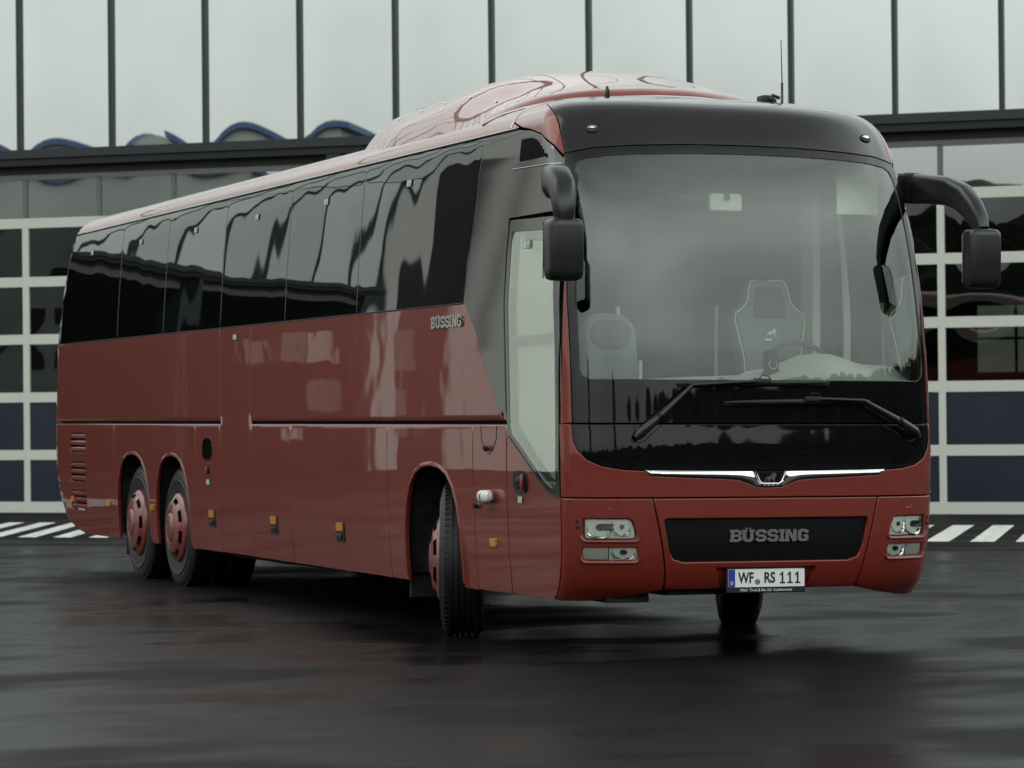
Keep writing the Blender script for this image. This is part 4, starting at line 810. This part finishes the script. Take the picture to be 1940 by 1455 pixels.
# ------------------------------------------------------------------ workshop hall
mat('frame_white', (.58, .60, .53), .45); mat('frame_grey', (.13, .135, .12), .5); mat('mullion', (.018, .032, .032), .4); mat('beam', (.018, .024, .028), .35); mat('black_soffit', (.008, .008, .008), .6)
vary(mat('door_blue', (.010, .017, .030), .35), (.009, .015, .026), (.012, .020, .034), 2)
vary(mat('concrete', (.84, .85, .78), .8), (.82, .83, .76), (.87, .88, .81), .5)
mat('hall_floor', (.06, .06, .06), .5); mat('hall_wall', (.05, .05, .05), .8); mat('blue_fascia', (.05, .085, .21), .5)
vary(mat('grey_cladding', (.36, .38, .36), .6), (.32, .34, .32), (.40, .42, .40), .3)
def pane_mat(name, base, refl, tint=None):
    m = bpy.data.materials.new(name); m.use_nodes = True; nt = m.node_tree; nt.nodes.clear()
    a = N(nt, 'ShaderNodeBsdfDiffuse'); a.inputs[0].default_value = (*base, 1)
    if tint: a = N(nt, 'ShaderNodeBsdfTransparent'); a.inputs[0].default_value = (*tint, 1)
    g = N(nt, 'ShaderNodeBsdfGlossy'); g.inputs['Roughness'].default_value = .01; g.inputs[0].default_value = (.95, 1, .97, 1)
    f = N(nt, 'ShaderNodeFresnel'); f.inputs[0].default_value = 1.5; ma = N(nt, 'ShaderNodeMath', operation='MULTIPLY_ADD', use_clamp=True); ma.inputs[1].default_value = 1.6; ma.inputs[2].default_value = refl - .07
    nt.links.new(f.outputs[0], ma.inputs[0]); mi = N(nt, 'ShaderNodeMixShader'); nt.links.new(ma.outputs[0], mi.inputs[0]); nt.links.new(a.outputs[0], mi.inputs[1]); nt.links.new(g.outputs[0], mi.inputs[2]); o = N(nt, 'ShaderNodeOutputMaterial'); nt.links.new(mi.outputs[0], o.inputs[0]); M[name] = m
pane_mat('upper_glass', (.02, .025, .025), .80); pane_mat('hall_glass', (.004, .005, .005), .10, (.55, .60, .56)); pane_mat('fan_glass', (.03, .033, .03), .55)
hall = thing('workshop_hall', 'long workshop hall with mirrored upper glazing and white-framed sectional doors behind the coach', 'building', (CB[0], CB[1], 0), -BY)
rnd = random.Random(3)
def pane(name, x0, x1, z0, z1, y, m, par, amp, n=9):
    vs = []; tx, tz = rnd.uniform(-.002, .002), rnd.uniform(-.002, .002); ph = rnd.uniform(-1, 1)
    for j in range(n):
        for i in range(n):
            a, c = i / (n - 1), j / (n - 1); w = (1 - (2 * a - 1) ** 2) * (1 - (2 * c - 1) ** 2); w2 = math.sin(math.pi * 2 * a + ph) * math.sin(math.pi * c) * .25
            vs.append((x0 + (x1 - x0) * a, y + amp * (w + w2) + tx * (a - .5) + tz * (c - .5), z0 + (z1 - z0) * c))
    o = MB().add(vs, [(j * n + i, j * n + i + 1, (j + 1) * n + i + 1, (j + 1) * n + i) for j in range(n - 1) for i in range(n - 1)]).build(name, m, par, True, sharp=180); return o
XS = [-22.93, -21.38, -19.83, -18.30, -16.79, -15.30, -13.83, -12.34, -10.87, -9.40, -7.92]
xs_ = [XS[0] - 1.53 * k for k in range(14, 0, -1)] + XS + [XS[-1] + 1.47 * k for k in range(1, 7)]
for i in range(len(xs_) - 1):
    for z0, z1 in ((5.53, 9.1), (9.16, 13.2), (13.26, 17.4)): pane('upper_window', xs_[i] + .03, xs_[i + 1] - .03, z0, z1, .03, 'upper_glass', hall, -rnd.uniform(.0055, .0095), 13)
for z in (9.13, 13.23): MB().box((xs_[0], .0, z - .03), (xs_[-1], .08, z + .03)).build('transom', 'mullion', hall)
for x in xs_: MB().box((x - .032, -.03, 5.535), (x + .032, .09, 17.4)).build('mullion', 'mullion', hall)
xl, xr = xs_[0], xs_[-1]
MB().box((xl, -.06, 5.40), (xr, .12, 5.53)).build('sill_beam', 'beam', hall)
MB().box((xl, -.02, 5.29), (xr, .60, 5.397)).build('soffit', 'black_soffit', hall)
MB().box((xl, -.05, 17.4), (xr, .3, 17.9)).build('roof_edge', 'beam', hall)
# concrete part of the front, left of the glazing
HT = 17.9
MB().box((-55, -.05, 0), (xl - 3.35, .3, HT)).build('concrete_wall', 'concrete', hall); MB().box((xl - 3.35, -.05, 10.6), (xl - 1.0, .3, HT)).build('concrete_wall', 'concrete', hall); MB().box((xl - 1.0, -.05, 0), (xl - .01, .3, HT)).build('concrete_wall', 'concrete', hall)
MB().box((xl - 3.35, .10, 0), (xl - 1.0, .3, 10.6)).build('dark_gate', 'black_soffit', hall)
MB().box((xl - 4.75, -.08, 3.2), (xl - 4.35, -.052, 12.5)).build('slot_window', 'black_soffit', hall)
RZ = [4.425, 3.531, 2.656, 1.773, .897]
DY = .16
def sectional(x0, cols, shut=True):
    cw = 1.245; x1 = x0 + cols * cw; b = MB()
    if not shut: MB().box((x0, DY - .03, 5.0), (x1, DY + .03, 5.16)).build('sectional_door', 'frame_grey', hall); return
    for i, z in enumerate(RZ): b.box((x0 + .05, DY - .03, z - .075), (x1 - .05, DY + .03, z + .075))
    b.box((x0 + .05, DY - .035, .02), (x1 - .05, DY + .03, .185))
    for i in range(cols + 1): b.box((x0 + i * cw - .05, DY - .032, .02), (x0 + i * cw + .05, DY + .028, 4.50))
    d = b.build('sectional_door', 'frame_white', hall)
    lv = [.185] + RZ[::-1]
    for i in range(cols):
        a, c = x0 + i * cw + .052, x0 + (i + 1) * cw - .052
        for k in range(5):
            z0 = lv[k] + (.0 if k == 0 else .075) + .002; z1 = lv[k + 1] - .077
            if k < 2: MB().box((a, DY - .012, z0), (c, DY + .01, z1)).build('door_panel', 'door_blue', d)
            else: pane('door_pane', a, c, z0, z1, DY, 'hall_glass', d, -rnd.uniform(.002, .006))
    b = MB()
    for i in range(cols + 1): b.box((x0 + i * cw - .035, DY - .03, 4.502), (x0 + i * cw + .035, DY + .03, 5.10))
    b.box((x0 - .035, DY - .03, 5.08), (x1 + .035, DY + .03, 5.16)); f = b.build('fanlight_frame', 'frame_grey', hall)
    for i in range(cols): pane('fanlight_pane', x0 + i * cw + .037, x0 + (i + 1) * cw - .037, 4.502, 5.078, DY, 'fan_glass', f, -rnd.uniform(.0004, .0010))
doors = [(-43.9, 5), (-37.35, 5), (-30.80, 5), (-24.165, 5), (-17.60, 4), (-12.545, 5), (-5.99, 4)]
px = xl
for x0, c in doors:
    sectional(x0, c, x0 > -35)
    MB().box((px, .0, 0), (x0 - .052, .5, 5.285)).build('pier', 'beam', hall); px = x0 + c * 1.245 + .052
MB().box((px, .0, 0), (xr, .5, 5.285)).build('pier', 'beam', hall)
MB().box((xl, .14, 5.165), (xr, .2, 5.285)).build('door_header', 'black_soffit', hall)
# interior
b = MB(); b.box((-44, .5, .01), (xr, 14, .02)); b.build('hall_floor', 'hall_floor', hall)
b = MB(); b.box((-44, 14, 0), (xr, 14.2, 5.3)); b.box((-44, .6, 5.20), (xr, 14, 5.28)); b.box((xr - .2, .5, 0), (xr, 14, 5.2)); b.box((-44, .5, 0), (-43.8, 14, 5.2)); b.build('hall_walls', 'hall_wall', hall)
mat('board_pale', (.62, .62, .56), .5); mat('board_dim', (.25, .25, .22), .5)  # pale boards added in place of daylit panes, reflected by the coach side
for x, w_, z0, z1, m_ in ((-43.8, 1.1, 2.75, 3.65, 'board_pale'), (-42.5, 1.0, 2.75, 3.65, 'board_dim'), (-41.2, .9, 2.7, 3.2, 'board_dim'), (-43.8, 1.0, 1.75, 2.4, 'board_dim'), (-42.5, .8, 1.2, 1.6, 'board_pale'), (-46.2, 1.2, 2.7, 3.6, 'board_dim'), (-46.2, 1.2, 1.3, 2.3, 'board_dim')):
    MB().box((x, .45 if x > -45 else .04, z0), (x + w_, .49 if x > -45 else .08, z1)).build('daylight_board', m_, hall)
mat('daylit_pane', (.2, .22, .18), .5, emit=(.55, .62, .50), es=.10)
for x in (-11.0, -9.0, -7.0, -5.0, -3.0, -27, -24.5, -20):
    w = MB().box((x, 13.95, 2.1), (x + 1.4, 13.99, 3.3)).build('rear_window', 'daylit_pane', hall)
    b = MB(); b.box((x + .68, 13.9, 2.1), (x + .73, 13.94, 3.3)); b.box((x, 13.9, 2.68), (x + 1.4, 13.94, 2.73)); b.build('window_bars', 'hall_wall', w)
mat('lamp_glow', (.8, .8, .6), .5, emit=(1, .95, .72), es=.95)
for lx, ly, lz, w, lab in ((-9.20, .75, 4.93, .62, 'lit strip lamp under the hall ceiling right of the coach roof'), (-20.35, 1.3, 5.0, .14, 'tiny lit lamp under the hall ceiling left of the coach')):
    o = to_world(MB().box((lx, ly, lz), (lx + w, ly + .10, lz + .05), bev=.01).build('ceiling_lamp', 'lamp_glow')); tag(o, lab, 'lamp')

# ------------------------------------------------------------------ surroundings seen only as reflections
depot = thing('depot_building', 'grey depot building with a blue fascia across the yard', 'building', (CB[0], CB[1], 0), -BY)
MB().box((-75, -74, 0), (-41.5, -58, 10.42)).build('wall', 'grey_cladding', depot)
for x0, x1 in ((-76, -60.5), (-59.5, -50), (-48, -41)): MB().box((x0, -74.3, 10.42), (x1, -57.7, 10.66)).build('fascia', 'blue_fascia', depot)
for k in range(8): MB().box((-73 + k * 4, -57.98, 3.2), (-70.5 + k * 4, -57.9, 5.6)).build('window', 'black_gloss', depot)
vary(mat('wood_green', (.01, .015, .01), .9), (.006, .009, .006), (.015, .021, .012), .2)
vary(mat('needle_green', (.018, .03, .018), .85), (.010, .018, .011), (.03, .042, .022), 2); mat('bark', (.05, .04, .03), .9)
rnd2 = random.Random(11)
def elev(az): return float(np.interp(az, [40, 80, 120, 150, 175, 205, 235, 260, 285], [6, 8, 10, 11.0, 9.8, 7.0, 4.6, 3.0, 2.4]))
vs = []; A_ = list(range(40, 286, 1)); nr = 5
for a in A_:
    h = 150 * math.tan(math.radians(elev(a))) * .86
    for k in range(nr): r_ = 85 + 70 * k / (nr - 1); vs.append((CC.x + 7 + r_ * math.sin(math.radians(a)), CC.y + 17 + r_ * math.cos(math.radians(a)), h * (k / (nr - 1)) ** .8 - .3 * (k == 0)))
hill = MB().add(vs, [(i * nr + k, i * nr + k + 1, (i + 1) * nr + k + 1, (i + 1) * nr + k) for i in range(len(A_) - 1) for k in range(nr - 1)]).build('hill', 'wood_green', None, True); tag(hill, None, None, kind='structure')
def blob(b, c, r, rz_, n=7):
    vs = [(c[0], c[1], c[2] + rz_)]; rows = 4
    for i in range(1, rows):
        for j in range(n):
            th = math.pi * i / rows * .9; ph = 2 * math.pi * (j + .5 * (i % 2)) / n; q = rnd2.uniform(.75, 1.2); vs.append((c[0] + r * q * math.sin(th) * math.cos(ph), c[1] + r * q * math.sin(th) * math.sin(ph), c[2] + rz_ * q * math.cos(th)))
    fs = [(0, 1 + j, 1 + (j + 1) % n) for j in range(n)] + [(1 + i * n + j, 1 + (i + 1) * n + j, 1 + (i + 1) * n + (j + 1) % n, 1 + i * n + (j + 1) % n) for i in range(rows - 2) for j in range(n)]
    b.add(vs, fs)
b = MB()
for k in range(1500):
    a = rnd2.uniform(40, 285); f = rnd2.random() ** .5; r_ = 85 + 70 * f; h = 150 * math.tan(math.radians(elev(a))) * .86 * f ** .8; s_ = rnd2.uniform(1.6, 3.6); x = CC.x + 7 + r_ * math.sin(math.radians(a)); y = CC.y + 17 + r_ * math.cos(math.radians(a))
    blob(b, (x, y, h + s_ * .3), s_ * (.5 if rnd2.random() < .3 else 1), s_ * rnd2.uniform(.9, 1.8))
tag(b.build('far_wood', 'wood_green'), None, None, kind='stuff')
def conifer(x, y, h, label):
    t = thing('pine_tree', label, 'tree', (x, y, 0), 0, 'pines at the edge of the yard'); MB().tube([(0, 0, 0), (0, 0, h * .9)], [h * .022, h * .004], 8, up=(0, 1, 0)).build('trunk', 'bark', t)
    b = MB()
    for k in range(int(h * 60)):
        f = rnd2.random() ** .8; z = h * (.08 + .92 * f); R_ = h * .19 * (1 - f) ** .8 * rnd2.uniform(.35, 1.15) + .1; a = rnd2.uniform(0, 6.283); p = Vector((R_ * math.cos(a), R_ * math.sin(a), z - R_ * .25)); d = Vector((math.cos(a), math.sin(a), -.3)).normalized() * rnd2.uniform(.3, .7); w = Vector((-math.sin(a), math.cos(a), rnd2.uniform(-.4, .4))) * rnd2.uniform(.12, .3)
        b.add([p - d - w * .4, p - d + w * .4, p + w, p + d, p - w], [(0, 1, 2, 3, 4)])
    b.build('crown', 'needle_green', t)
for az, r_, h, lab in ((214, 60, 17, 'slim tall pine left of the car park edge'), (192, 74, 17.5, 'broad pine at the foot of the wooded slope')):
    conifer(r_ * math.sin(math.radians(az)), r_ * math.cos(math.radians(az)), h, lab)
